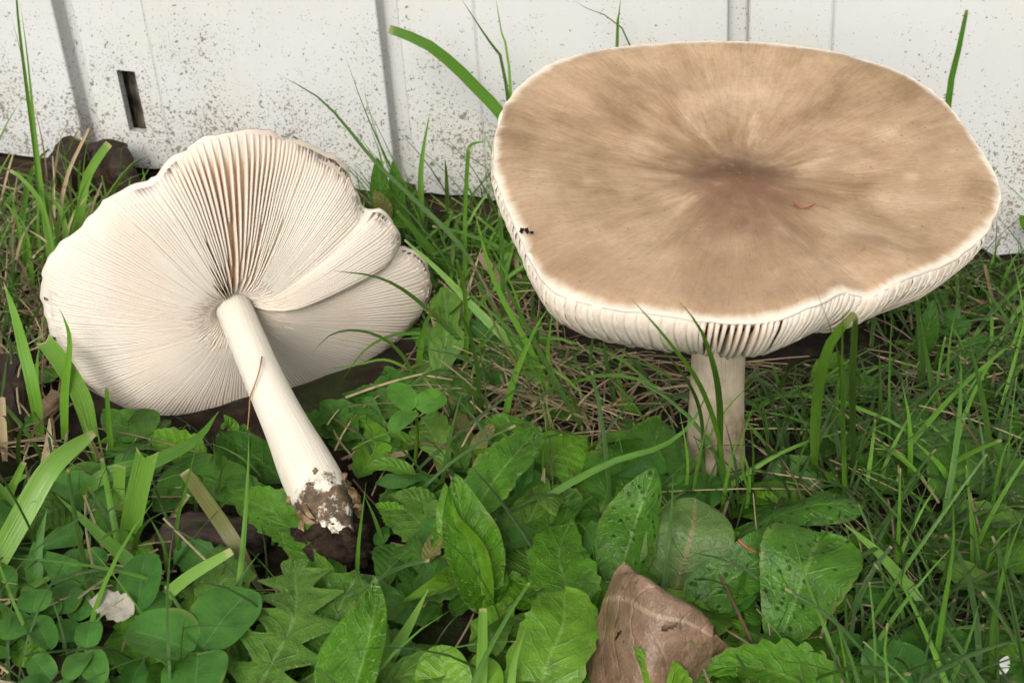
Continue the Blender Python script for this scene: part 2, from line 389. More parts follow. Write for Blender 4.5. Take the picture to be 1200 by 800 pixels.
M['moss'] = m_simple('moss', (0.03, 0.05, 0.008), (0.10, 0.12, 0.02), 6.0, 0.95, 0.1, 1.0, 0.1)

# ------------------------------------------------------------------ ground
def ground_h(x, y): return -1.05 * np.exp(-(((x + 5.6) / 5.2) ** 2 + ((y - 25.3) / 2.3) ** 2)) + 0.22 * fbm(np.column_stack([x * 0.22, y * 0.22, 0 * x]), 3) + 0.10 * fbm(np.column_stack([x * 1.1, y * 1.1, 0 * x + 5]), 3)
def build_ground():
    fine = np.linspace(-30, 34, 130); xs = np.concatenate([[-4000, -1200, -400, -150, -70, -42], fine, [46, 75, 150, 400, 1200, 4000]])
    fy = np.linspace(6, 44, 90); ys = np.concatenate([[-4000, -1200, -400, -120, -50, -18, -4], fy, [60, 120, 400, 1200, 4000]])
    Xg, Yg = np.meshgrid(xs, ys, indexing='ij'); x = Xg.ravel(); y = Yg.ravel()
    amp = np.clip((60 - np.maximum(np.abs(x), np.abs(y - 20))) / 25, 0, 1)
    z = ground_h(x, y) * amp - 0.05
    o = obj('ground', np.column_stack([x, y, z]), grid_faces(len(xs), len(ys)), M['soil'])
    return tag(o, 'dark soil under the grass and weeds', kind='structure')
build_ground()

# ------------------------------------------------------------------ wall of white siding
PSI = math.radians(8); WD = np.array([math.cos(PSI), -math.sin(PSI), 0]); WN = np.array([-math.sin(PSI), -math.cos(PSI), 0]); WP = np.array([0, 36.5, 0])
LEAN = -0.10; PERIOD = 9.87
def WALL(a, z, d=0.0): return WP + WD * (a + LEAN * z) + WN * d + np.array([0, 0, z])
def build_wall():
    root = empty('siding_wall', WALL(0, 0)); tag(root, 'white vertical siding wall speckled with rain splashed dirt', 'wall')
    lo = 1.3
    zl = [lo, lo + .25, 1.9, 2.37, 3.2, 4.3, 7.0, 12, 40, 250]
    # (a, out of wall) profile of one siding panel from groove to groove
    prof = [(-0.03, 0.092), (0.0, 0.06), (0.012, -0.02), (0.02, -0.62), (0.05, -0.65), (0.25, -0.655), (0.48, -0.65), (0.525, -0.60), (0.57, -0.05), (0.62, 0.0), (1.0, 0.0), (1.55, 0.0), (2.13, 0.0),
            (2.72, 0.0), (2.76, -0.01), (2.78, -0.04), (2.80, -0.03), (2.83, 0.04), (2.88, 0.075), (3.5, 0.10)] + [(3.5 + 0.7 * k, 0.10) for k in range(1, 9)] + [(9.55, 0.10), (9.79, 0.098), (9.843, 0.091)]
    for k in range(-9, 10):
        a0 = -13.42 + PERIOD * (k + 0)                    # groove line of panel k (k = 0 is the one with the slot)
        v = []
        for (a, d) in prof:
            for j, z in enumerate(zl):
                zz = z
                if j == 0: zz = lo + 0.20 * float(vnoise([[(a0 + a) * 1.3, 3.3, 0]])[0]) + 0.10 * float(vnoise([[(a0 + a) * 5, 8.3, 0]])[0])
                v.append(WALL(a0 + a, zz, d))
        f = grid_faces(len(prof), len(zl))
        if k == 0:
            ip = [i for i, (a, d) in enumerate(prof) if a == 1.55][0]; js = [j for j, z in enumerate(zl) if z in (2.37, 3.2)]
            f = [q for q in f if not any(q[0] == ip * len(zl) + j for j in js)]
            b = len(v); cs = [(1.55, 2.37), (2.13, 2.37), (2.13, 4.3), (1.55, 4.3)]
            for dd in (0.0, -0.32): v += [WALL(a0 + a, z, dd) for a, z in cs]
            f += [(b + i, b + (i + 1) % 4, b + 4 + (i + 1) % 4, b + 4 + i) for i in range(4)]
        obj('siding_panel', v, f, M['wall'], root, smooth=False)
    # board behind the siding, seen through the slot
    A = [WALL(-100, 0.9, -0.70), WALL(100, 0.9, -0.70), WALL(100, 249, -0.70), WALL(-100, 249, -0.70)]
    Bk = [WALL(-100, 0.9, -2), WALL(100, 0.9, -2), WALL(100, 249, -2), WALL(-100, 249, -2)]
    obj('backing_board', A + Bk, [(0, 1, 2, 3), (7, 6, 5, 4), (0, 4, 5, 1), (3, 2, 6, 7)], M['slotwood'], root, smooth=False)
    # old timber sill below it
    n = 220; vs_ = []; prof2 = [(-0.15, -0.6), (-0.10, 0.25), (-0.12, 0.62), (-0.22, 0.68), (-0.20, 0.95), (-0.32, 1.12), (-0.7, 1.18)]
    for i in range(n):
        a = -60 + 120 * i / (n - 1)
        for (d, z) in prof2:
            q = fbm([[a * 0.35, z * 5, d * 4]], 4)[0]; vs_.append(WALL(a, z + 0.05 * q, d + 0.16 * q))
    obj('sill_timber', vs_, grid_faces(n, len(prof2)), M['timber'], root)
build_wall()

# ------------------------------------------------------------------ mushrooms
def gill_piece(edge, base, tang, thick, r, parent, label=None):
    """edge/base: (n,3) rows of the free edge and the attached root; a thin wedge, thicker at the root"""
    n = len(edge); tb = np.asarray(thick)[:, None]
    v = np.empty((n, 4, 3)); v[:, 0] = base - tang * tb * 0.62; v[:, 1] = base + tang * tb * 0.62
    v[:, 2] = edge + tang * tb * 0.36; v[:, 3] = edge - tang * tb * 0.36
    lc = np.zeros((n, 4, 3)); lc[:, :, 0] = np.linspace(0, 1, n)[:, None]; lc[:, 2:, 1] = 1; lc[:, :, 2] = r
    f = []
    for i in range(n - 1):
        a = i * 4; b = a + 4
        f += [(a + 1, b + 1, b + 2, a + 2), (a + 2, b + 2, b + 3, a + 3), (a + 3, b + 3, b, a)]
    f += [(0, 1, 2, 3), (n * 4 - 4, n * 4 - 1, n * 4 - 2, n * 4 - 3)]
    return obj('gill', v.reshape(-1, 3), f, M['gill'], parent, lc.reshape(-1, 3))

def stem_mesh(name, pts, rad, mat, parent, n=60, m=36, rough=0.03, seed=0.0):
    c = crom(pts, n); T = np.gradient(c, axis=0); T /= np.linalg.norm(T, axis=1)[:, None]
    ref = unit(np.cross(T[0], [0.3, 0.2, 1.0])); v = []; lc = []
    rr = np.interp(np.linspace(0, 1, n), np.linspace(0, 1, len(rad)), rad)
    rr = np.convolve(np.pad(rr, 4, 'edge'), np.ones(9) / 9, 'valid')
    for i in range(n):
        s = unit(ref - T[i] * np.dot(ref, T[i])); b = np.cross(T[i], s)
        for k in range(m):
            a = 2 * math.pi * k / m; d = s * math.cos(a) + b * math.sin(a)
            q = 1 + rough * (0.9 * vnoise([[math.cos(a) * 1.4 + seed, math.sin(a) * 1.4, i / n * 3]])[0] + 0.5 * vnoise([[math.cos(a) * 6 + seed, math.sin(a) * 6, i / n * 2.5]])[0])
            v.append(c[i] + d * rr[i] * q); lc.append((i / (n - 1), math.cos(a), math.sin(a)))
    f = []
    for i in range(n - 1):
        for k in range(m): f.append((i * m + k, i * m + (k + 1) % m, (i + 1) * m + (k + 1) % m, (i + 1) * m + k))
    v.append(c[0]); lc.append((0, 0, 0)); v.append(c[-1]); lc.append((1, 0, 0)); t0, t1 = n * m, n * m + 1
    f += [(t0, (k + 1) % m, k) for k in range(m)] + [(t1, (n - 1) * m + k, (n - 1) * m + (k + 1) % m) for k in range(m)]
    return obj(name, v, f, mat, parent, lc), c

class Rim:
    """closed or open outline in a cap's own plane: t in 0..1 -> (x, y, extra)"""
    def __init__(s, pts, n=600):
        s.p = crom(pts, n); s.n = n
    def __call__(s, t):
        x = np.clip(t, 0, 1) * (s.n - 1); i = np.clip(np.floor(x).astype(int), 0, s.n - 2); f = (x - i)[..., None]
        return s.p[i] * (1 - f) + s.p[i + 1] * f

# --- standing mushroom, brown cap seen from above
def build_right():
    foot = G(840, 552, -0.1); root = empty('mushroom', foot)
    tag(root, 'standing mushroom with broad streaked brown cap tilted toward the viewer', 'mushroom', 'two large mushrooms')
    tilt = math.radians(11); m = unit([0.02, -math.sin(tilt), math.cos(tilt)])
    e1 = unit(np.cross([0, 1, 0], m)); e2 = np.cross(m, e1)
    Cc = W(868, 178, foot[1] + 0.2)
    def Lc(px, py, c): q = PL(px, py, Cc + m * c, m) - (Cc + m * c); return (q @ e1, q @ e2, c)
    px = [(579, 190, 0), (583, 145, 0), (600, 105, 0), (640, 72, .03), (700, 53, .05), (770, 45, .0), (850, 42, .0), (930, 47, .05), (1000, 60, .0), (1060, 80, 0), (1105, 110, 0), (1140, 152, .0), (1163, 188, .05),
          (1174, 215, .05), (1168, 246, 0), (1148, 276, -.05), (1110, 301, -.05), (1070, 316, 0), (1042, 330, 0), (1022, 339, -.10), (1006, 337, -.06), (988, 336, .06), (962, 347, .12), (930, 360, .06), (900, 369, 0), (860, 370, 0), (800, 364, 0),
          (750, 357, 0), (705, 350, .03), (668, 341, .0), (643, 325, .05), (624, 298, .0), (611, 268, .03), (596, 237, .0), (585, 212, 0)]
    pts = [Lc(*q) for q in px]; pts.append(pts[0]); rim = Rim(pts, 1200)
    NT_, NS = 260, 30
    ts = np.linspace(0, 1, NT_, endpoint=False); rp = rim(ts)
    jit = 1 + 0.004 * vnoise(np.column_stack([ts * 130, 0 * ts, 0 * ts])); rp[:, :2] *= jit[:, None]
    def at(x, y, c): return Cc + np.outer(x, e1) + np.outer(y, e2) + np.outer(c, m)
    # brown upper skin
    ss = np.concatenate([[0.0], np.linspace(0.02, 1, NS) ** 0.9]); v = []; lc = []
    for s in ss:
        x = rp[:, 0] * s; y = rp[:, 1] * s
        c = -0.50 * (1 - s ** 2.2) + 0.16 * math.exp(-(s / 0.09) ** 2) - 0.10 * math.exp(-(s / 0.24) ** 2) + rp[:, 2] * s ** 4 - 0.13 * max(0.0, (s - .90) / .10) ** 2
        c = c + 0.10 * vnoise(np.column_stack([x * 0.42, y * 0.42, 0 * x + 2.2])) * min(1, s * 3) * (1 - s ** 6) + 0.025 * vnoise(np.column_stack([x * 1.5, y * 1.5, 0 * x])) * (1 - s ** 8)
        c = c + 0.08 * np.exp(-(((x - 2.3) / .7) ** 2 + ((y + 2.7) / .6) ** 2))
        v.append(at(x, y, c)); lc.append(np.column_stack([x / 5.3, y / 5.3, np.full(NT_, s)]))
    V = np.vstack(v); LC = np.vstack(lc); f = []
    for i in range(len(ss) - 1):
        for k in range(NT_):
            f.append((i * NT_ + k, (i + 1) * NT_ + k, (i + 1) * NT_ + (k + 1) % NT_, i * NT_ + (k + 1) % NT_))
    obj('cap', V, f, M['captop'], root, LC)
    # underside: envelope of gill edges, and the flesh they hang from
    kv = np.array([0, .06, .15, .28, .42, .58, .75, .90, 1.0])
    kr = np.array([1.0, 1.012, 1.005, .955, .85, .68, .46, .26, .16]); kc = np.array([-.15, -.28, -.56, -1.08, -1.68, -2.22, -2.62, -2.78, -2.72])
    kd = np.array([.02, .10, .30, .52, .72, .86, .92, .88, .70])
    def env(t, v, deep=0.0):
        r = rim(np.asarray(t) % 1.0); k = np.interp(v, kv, kr); c = np.interp(v, kv, kc) + r[..., 2] * (1 - v) ** 2
        k2 = k * (1 - 0.035 * deep * (1 - v) ** 3) - 0.03 * deep * v; c = c + np.interp(v, kv, kd) * deep
        wv = 0.05 * vnoise(np.column_stack([np.asarray(t) * 40, v * 3, 0 * v]))
        return at(r[..., 0] * k2, r[..., 1] * k2, c + wv * (1 - deep) * np.minimum(1, v * 6))
    vv = np.linspace(0, 1, 22); fv = []; flc = []
    for q in vv:
        fv.append(env(ts, np.full(NT_, q), 1.0)); flc.append(np.column_stack([np.full(NT_, q), 0 * ts, np.full(NT_, .75)]))
    ff = []
    for i in range(len(vv) - 1):
        for k in range(NT_): ff.append((i * NT_ + k, i * NT_ + (k + 1) % NT_, (i + 1) * NT_ + (k + 1) % NT_, (i + 1) * NT_ + k))
    obj('cap_flesh', np.vstack(fv), ff, M['gill'], root, np.vstack(flc))
    # pale rolled margin between skin and gills
    mv = []; ml = []
    cre = 0.010 * vnoise(np.column_stack([ts * 75, 0 * ts, 0 * ts + 1])) + 0.014 * vnoise(np.column_stack([ts * 230, 0 * ts, 0 * ts + 7]))
    for (k, c) in ((0.990, -0.128), (0.997, -0.128), (1.001, -0.136), (1.004, -0.155), (1.005, -0.18), (0.985, -0.23)):
        kk = k + 0.10 * cre; mv.append(at(rp[:, 0] * kk, rp[:, 1] * kk, rp[:, 2] + c + cre)); ml.append(np.column_stack([0 * ts, 0 * ts + 1, 0 * ts + .5]))
    mf = []
    for i in range(5):
        for k in range(NT_): mf.append((i * NT_ + k, (i + 1) * NT_ + k, (i + 1) * NT_ + (k + 1) % NT_, i * NT_ + (k + 1) % NT_))
    obj('cap_margin', np.vstack(mv), mf, M['gill'], root, np.vstack(ml))
    # gills, spaced evenly by arc length but gaping at the front
    per = np.linspace(0, 1, 2400); L = rim(per); seg = np.linalg.norm(np.diff(L[:, :2], axis=0), axis=1)
    P3 = at(L[:, 0], L[:, 1], L[:, 2]); pxs = np.array([pixel(q) for q in P3])
    gap = np.exp(-(((pxs[:, 0] - 872) / 52) ** 4)) * (pxs[:, 1] > 280); gap2 = np.exp(-(((pxs[:, 0] - 965) / 45) ** 4)) * (pxs[:, 1] > 280)
    dens = (1 - 0.22 * gap - 0.12 * gap2)[:-1]; cum = np.concatenate([[0], np.cumsum(seg * dens)]); N = 298
    for i in range(N):
        t = float(np.interp((i + 0.5 + rng.uniform(-.16, .16)) / N * cum[-1], cum, per))
        sp = 1.0 / N * cum[-1] / max(seg.sum(), 1e-6); g = float(np.interp(t, per, gap)); g2 = float(np.interp(t, per, gap2))
        v0 = 0.004; v1 = 1.0
        if i % 4 == 1: v1 = rng.uniform(.30, .5)
        if i % 4 == 3: v1 = rng.uniform(.5, .75)
        va = np.linspace(v0, v1, 10); lean = (1 - g) * (0.0055 + 0.002 * g2) * (1 if pxs[int(t * 2399)][0] > 860 else -1)
        te = t + lean * np.clip((va - .05) * 3, 0, 1) + 0.0006 * vnoise(np.column_stack([va * 4, va * 0 + i, va * 0]))
        dp = np.ones_like(va); 
        if v1 < 1: dp[-3:] = [0.9, 0.6, 0.15]
        dq = 0.07 + 0.62 * max(g, .40 * g2); E = env(te, va, 0.0); Bs = env(np.full_like(va, t), va, dq); E = Bs + (E - Bs) * dp[:, None]
        dt = env(te + 0.002, va) - env(te - 0.002, va); dt /= np.linalg.norm(dt, axis=1)[:, None]
        thick = np.interp(va, [0, .1, .5, 1], [.12, .12, .095, .045]) * (1 - 0.40 * g)
        gill_piece(E, Bs, dt, thick, rng.uniform(.75, 1) * (1 - .55 * g), root)
    top = Cc + m * (-1.9); q = foot
    stem_mesh('stem', [top, top * .62 + q * .38 + np.array([-.05, .05, 0]), top * .25 + q * .75 + np.array([-.05, 0, 0]), q + np.array([0, 0, -.5])], [.72, .60, .58, .60, .66, .70], M['stemR'], root, rough=0.05)
    return root, Cc, m
RIGHT, CAPC, CAPM = build_right()

# --- picked mushroom lying on its side, gills toward the viewer
def build_left():
    base = G(393, 618, 0.75); P0 = W(279, 372, 26.4); ax = unit(base - P0)
    root = empty('mushroom', (P0[0], P0[1], 0)); tag(root, 'uprooted white mushroom lying on its side with gills exposed', 'mushroom', 'two large mushrooms')
    n = ax; e1 = unit(np.cross([0, 0, 1], n)); e2 = np.cross(n, e1)
    if e1[0] < 0: e1 = -e1; e2 = -e2
    def Lc(px, py, h): q = PL(px, py, P0 - n * (h + .2), n) - (P0 - n * (h + .2)); return (q @ e1, q @ e2, h)
    px = [(462, 303, .75), (470, 285, .8), (464, 263, .9), (446, 247, 1.0), (428, 246, 1.1), (420, 228, 1.2), (407, 200, 1.3), (380, 180, 1.35), (345, 165, 1.3), (315, 156, 1.25), (285, 153, 1.2), (255, 157, 1.2), (225, 168, 1.25), (203, 188, 1.35), (176, 214, 1.45),
          (148, 222, 1.5), (128, 231, 1.5), (100, 260, 1.5), (66, 287, 1.5), (49, 318, 1.5), (48, 350, 1.5), (56, 388, 1.45), (76, 420, 1.4), (95, 448, 1.2), (130, 470, .95), (170, 486, .8), (205, 491, .7), (245, 487, .62), (280, 480, .6), (320, 480, .42), (360, 472, .36),
          (400, 457, .35), (436, 430, .40), (470, 397, .50), (496, 367, .62), (506, 335, .78), (498, 308, .98), (478, 292, 1.15), (445, 290, 1.3)]
    rim = Rim([Lc(*q) for q in px], 1400)
    def env(t, s, deep=0.0):
        t = np.asarray(t, float); s = np.asarray(s, float); r = rim(t); ru = 1 - np.clip((t - .90) / .1, 0, 1) * 0.0
        h = r[..., 2]
        # the two lobes on either side of the slit part gradually from the stem outward
        c = -h * (s ** 1.75) - 0.20 * s ** 14 - 0.55 * np.exp(-(s / 0.13) ** 2)
        lob = np.clip((t - 0.80) / 0.2, 0, 1); c = c - 0.04 * lob * np.clip(s * 3, 0, 1) * (1 - s)
        upl = np.clip((0.07 - t) / 0.07, 0, 1); c = c + 0.30 * upl * np.clip(s * 3, 0, 1) * (1 - s ** 2)
        c = c + 0.07 * vnoise(np.column_stack([t * 14, s * 1.6, 0 * s + 3])) * s
        d = np.interp(s, [0, .1, .4, .8, .97, 1], [.45, .55, .5, .3, .06, .02]) * deep * (0.09 + 0.66 * np.exp(-((t - 0.27) / 0.085) ** 2))
        k = s * (1 - 0.0 * deep)
        return P0 + (r[..., 0] * k)[:, None] * e1 + (r[..., 1] * k)[:, None] * e2 + (c - d)[:, None] * n
    NTt, NSs = 240, 26; ts = np.linspace(0, 1, NTt); ss = np.linspace(0.03, 1, NSs)
    tj = ts; jit = 0.012 * vnoise(np.column_stack([ts * 60, 0 * ts, 0 * ts])) + 0.006 * vnoise(np.column_stack([ts * 190, 0 * ts, 0 * ts + 4]))
    def srow(s): return s + jit * s ** 10
    v = []; lc = []
    for s in ss: v.append(env(ts, srow(s), 1.0)); lc.append(np.column_stack([np.full(NTt, s), 0 * ts + np.clip((s - .8) / .12, 0, 1), .9 - .7 * np.exp(-((ts - 0.27) / 0.085) ** 2)]))
    nb = NSs * NTt
    for s in ss[::-1]:
        b = env(ts, srow(s), 1.0); th = 0.05 + 0.6 * (1 - s ** 1.5); v.append(b - n * th); lc.append(np.column_stack([np.full(NTt, s), 0 * ts + 1, 0 * ts + .4]))
    tot = 2 * NSs; f = []
    for i in range(tot - 1):
        for k in range(NTt - 1): f.append((i * NTt + k, i * NTt + k + 1, (i + 1) * NTt + k + 1, (i + 1) * NTt + k))
    for e in (0, NTt - 1):
        for i in range(NSs - 1): f.append((i * NTt + e, (i + 1) * NTt + e, (tot - 2 - i) * NTt + e, (tot - 1 - i) * NTt + e))
    obj('cap', np.vstack(v), f, M['gill'], root, np.vstack(lc))
    per = np.linspace(0, 1, 2000); L = rim(per); ang = np.unwrap(np.arctan2(L[:, 1], L[:, 0])); seg = np.abs(np.diff(ang)) + 0.12 * np.linalg.norm(np.diff(L[:, :2], axis=0), axis=1)
    pxs = np.array([pixel(q) for q in env(per, np.full(2000, 1.0))])
    gap = np.exp(-(((pxs[:, 0] - 268) / 66) ** 2)) * (pxs[:, 1] < 260)
    dens = (1 - 0.52 * gap)[:-1]; cum = np.concatenate([[0], np.cumsum(seg * dens)]); N = 262
    for i in range(N):
        t = float(np.interp((i + .5 + rng.uniform(-.10, .10)) / N * cum[-1], cum, per)); g = float(np.interp(t, per, gap))
        x = pxs[min(int(t * 1999), 1999)][0]
        s0 = 0.055; s1 = 0.985
        if i % 2 == 1: s0 = rng.uniform(.22, .42)
        if i % 4 == 2: s0 = rng.uniform(.12, .3)
        if i % 8 == 5 and g > .15: s0 = rng.uniform(.45, .62)
        if g < .15: s0 = min(s0, rng.uniform(.10, .26))
        sa = s0 + (s1 - s0) * np.linspace(0, 1, 13) ** 0.9
        side = 1 if (t < 0.22 or t > .72) else -1
        lean = (1 - g) * 0.0048 * side
        te = np.clip(t + lean * np.clip((1.0 - sa) * 4, 0.12, 1) + 0.0005 * vnoise(np.column_stack([sa * 5, sa * 0 + i, sa * 0])), 0.0005, 0.9995)
        E = env(te, sa + np.interp(t, ts, jit) * sa ** 10, 0.0); Bs = env(np.full_like(sa, t), sa, 1.0)
        dp = np.ones_like(sa)
        if s0 > .1: dp[0] = 0.45; dp[1] = .9
        dp = dp + 0.035 * vnoise(np.column_stack([sa * 5, sa * 0 + i * 1.7, sa * 0])) * sa
        E = Bs + (E - Bs) * dp[:, None]
        dt = env(np.clip(te + .002, 0, 1), sa) - env(np.clip(te - .002, 0, 1), sa); dt /= np.linalg.norm(dt, axis=1)[:, None] + 1e-9
        thick = np.maximum(.116 * sa * np.interp(sa, [0, .95, 1], [1, 1, .9]), .014) * (1 - 0.40 * g)
        gill_piece(E, Bs, dt, thick, rng.uniform(.75, 1) * (1 - .8 * g), root)
    e = base
    mid1 = P0 + (e - P0) * .35 + np.array([-.10, 0, .12]); mid2 = P0 + (e - P0) * .7 + np.array([-.06, 0, .10])
    st, c = stem_mesh('stem', [P0 - n * 1.3, P0 - n * .2, mid1, mid2, e, e + ax * .45], [.42, .42, .42, .42, .425, .43, .445, .465, .51, .60, .62, .48, .15], M['stemL'], root, rough=0.045, seed=4)
    # torn brown skin and soil at the foot
    B2 = Buf(); Bw = Buf()
    side = unit(np.cross(ax, [0, 0, 1])); upv = np.cross(side, ax)
    for k in range(13):
        a = rng.uniform(-1.9, 1.9); al = rng.uniform(-1.05, -.12); cen = e + ax * al + (upv * math.cos(a) + side * math.sin(a)) * .70
        d0 = unit(upv * math.cos(a) + side * math.sin(a)); t1 = unit(ax + side * rng.uniform(-.6, .6)); t2 = np.cross(d0, t1)
        w_, h_ = rng.uniform(.06, .15), rng.uniform(.08, .22); q = []
        for u in np.linspace(-1, 1, 5):
            for s in (-1, -.3, .4, 1): q.append(cen + t1 * u * h_ + t2 * s * w_ * (1 - .5 * abs(u)) + d0 * (rng.uniform(-.01, .06) - .10 * s * s - .08 * u * u))
        B2.add(q, grid_faces(5, 4))
    B2.build('torn_skin', M['peel'], root)
    for nm, cc, rad, sq in (('soil_clump', G(385, 641, .42), .80, 5),):
        th = np.linspace(0, math.pi, 28); ph = np.linspace(0, 2 * math.pi, 44, endpoint=False); v = []
        for a in th:
            for b in ph:
                d = np.array([math.sin(a) * math.cos(b), math.sin(a) * math.sin(b), math.cos(a)])
                v.append(cc + d * np.array([1.05, .8, .68]) * rad * (1 + .22 * fbm([d * 1.9 + 3], 3)[0] + .16 * fbm([d * 6], 3)[0]))
        f = [(i * 44 + k, i * 44 + (k + 1) % 44, (i + 1) * 44 + (k + 1) % 44, (i + 1) * 44 + k) for i in range(27) for k in range(44)]
        obj(nm, v, f, M['clod'], root)
    for k in range(30):
        pass
    return root, P0, ax, base, c
LEFT, LP0, LAX, LBASE, LSTEM = build_left()
#VEG
# ------------------------------------------------------------------ plant materials
M['hairy'] = leaf_mat('hairy_weed_leaf', (0.049, 0.153, 0.009), (0.135, 0.312, 0.016), (0.20, 0.32, 0.08), 0.5, 8, 0.45, 0.22, bumpk=0.6, spots=0.25)
M['greyhairy'] = leaf_mat('grey_green_leaf', (0.055, 0.144, 0.015), (0.122, 0.246, 0.032), (0.22, 0.30, 0.12), 0.5, 8, 0.48, 0.22, bumpk=0.6, spots=0.2)
M['dimple'] = leaf_mat('dimpled_leaf', (0.022, 0.092, 0.007), (0.078, 0.205, 0.018), (0.18, 0.31, 0.07), 0.6, 6, 0.40, 0.35, dimple=1.0, bumpk=0.55, quilt=0.35)
M['freshclover'] = leaf_mat('fresh_clover_leaf', (0.05, 0.165, 0.012), (0.10, 0.26, 0.03), (0.16, 0.30, 0.08), 0.35, 9, 0.5, 0.3, bumpk=0.22, midw=0.018, netk=0.0, quilt=0.0)
M['bright'] = leaf_mat('bright_leaf', (0.071, 0.187, 0.010), (0.160, 0.330, 0.016), (0.22, 0.36, 0.08), 0.5, 7, 0.4, 0.4, bumpk=0.5)
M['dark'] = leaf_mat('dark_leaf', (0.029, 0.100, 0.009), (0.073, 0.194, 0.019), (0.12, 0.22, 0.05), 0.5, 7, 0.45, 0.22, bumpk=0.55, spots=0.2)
M['under'] = leaf_mat('leaf_underside', (0.080, 0.160, 0.034), (0.125, 0.220, 0.058), (0.27, 0.20, 0.11), 0.75, 6, 0.45, 0.35, bumpk=0.5, midw=0.05, quilt=0.3)
M['clover'] = leaf_mat('clover_leaf', (0.034, 0.130, 0.014), (0.085, 0.235, 0.035), (0.17, 0.33, 0.10), 0.5, 13, 0.5, 0.3, bumpk=0.25, midw=0.02, netk=0.0, quilt=0.2)
M['dryclover'] = leaf_mat('withered_clover_leaf', (0.24, 0.21, 0.17), (0.38, 0.35, 0.29), (0.22, 0.2, 0.15), 0.1, 9, 0.7, 0.2, bumpk=0.5, trans=0.1, netk=0.1, quilt=0.0)
M['oldleaf'] = leaf_mat('yellowing_leaf', (0.10, 0.13, 0.03), (0.24, 0.20, 0.06), (0.30, 0.26, 0.12), 0.5, 7, 0.5, 0.3, spots=0.6)
M['dead'] = leaf_mat('dead_leaf', (0.115, 0.062, 0.035), (0.35, 0.235, 0.15), (0.52, 0.39, 0.27), 0.30, 6, 0.42, 0.45, trans=0.05, mott=6.0, bumpk=0.6, midw=0.02, spots=0.9, netk=0.25, quilt=0.12)
M['darkdead'] = leaf_mat('dark_dead_leaf', (0.010, 0.006, 0.004), (0.060, 0.031, 0.016), (0.09, 0.055, 0.03), 0.3, 6, 0.6, 0.3, trans=0.03, bumpk=1.0, netk=0.1)
M['blade'] = blade_mat('grass_blade', (0.046, 0.150, 0.007), (0.125, 0.300, 0.020))
M['paleblade'] = blade_mat('pale_grass_blade', (0.087, 0.218, 0.018), (0.186, 0.358, 0.055))
M['darkblade'] = blade_mat('dark_shade_painted_blade', (0.012, 0.046, 0.004), (0.034, 0.102, 0.008))  # dark green blades, darkened further to paint the lawn's shade into the colour
M['olive'] = blade_mat('olive_blade', (0.085, 0.078, 0.015), (0.17, 0.135, 0.04), trans=0.12)
M['straw'] = straw_mat('straw', (0.095, 0.060, 0.030), (0.47, 0.37, 0.22))
M['hair'] = NT('leaf_bristles').set((0.27, 0.37, 0.16), 0.4, 0.5)
M['petal'] = NT('white_petal').set((0.75, 0.75, 0.72), 0.5, 0.4)
M['thread'] = NT('brown_thread').set((0.30, 0.15, 0.055), 0.5, 0.4)
M['redbrown'] = NT('red_brown_scrap').set((0.26, 0.075, 0.03), 0.35, 0.5)
_w = NT('water'); _w.set((1, 1, 1), 0.03, 0.5); _w.bsdf.inputs['Transmission Weight'].default_value = 1.0; _w.bsdf.inputs['IOR'].default_value = 1.33
M['water'] = _w.m

# ------------------------------------------------------------------ plant builders
def to_cam(P): return unit(CAM - P)
def prof_fn(kind, u):
    if kind == 'ovate': return np.sin(np.pi * np.clip(u, 0, 1) ** 0.78) ** 0.75
    if kind == 'obovate': return (np.clip(u, 0, 1) ** 0.75) * np.sqrt(np.clip(1 - u ** 5, 0, 1)) * 1.12
    if kind == 'oblong': return np.clip(u * 5, 0, 1) ** 0.7 * np.sqrt(np.clip(1 - u ** 7, 0, 1)) * (0.82 + 0.18 * np.sin(np.pi * u))
    if kind == 'lance': return np.sin(np.pi * np.clip(u, 0, 1) ** 0.65) ** 1.0
    if kind == 'round': return np.sqrt(np.clip(1 - (2 * u - 1) ** 2, 0, 1)) ** 0.9
    if kind == 'spoon': return (0.10 + 0.90 / (1 + np.exp(-(u - 0.38) * 14))) * np.sqrt(np.clip(1 - u ** 8, 0, 1))
    if kind == 'clover': return np.sqrt(np.clip(1 - np.abs(2 * np.clip(u, 0, 1) ** 0.86 - 1) ** 2.3, 0, 1))

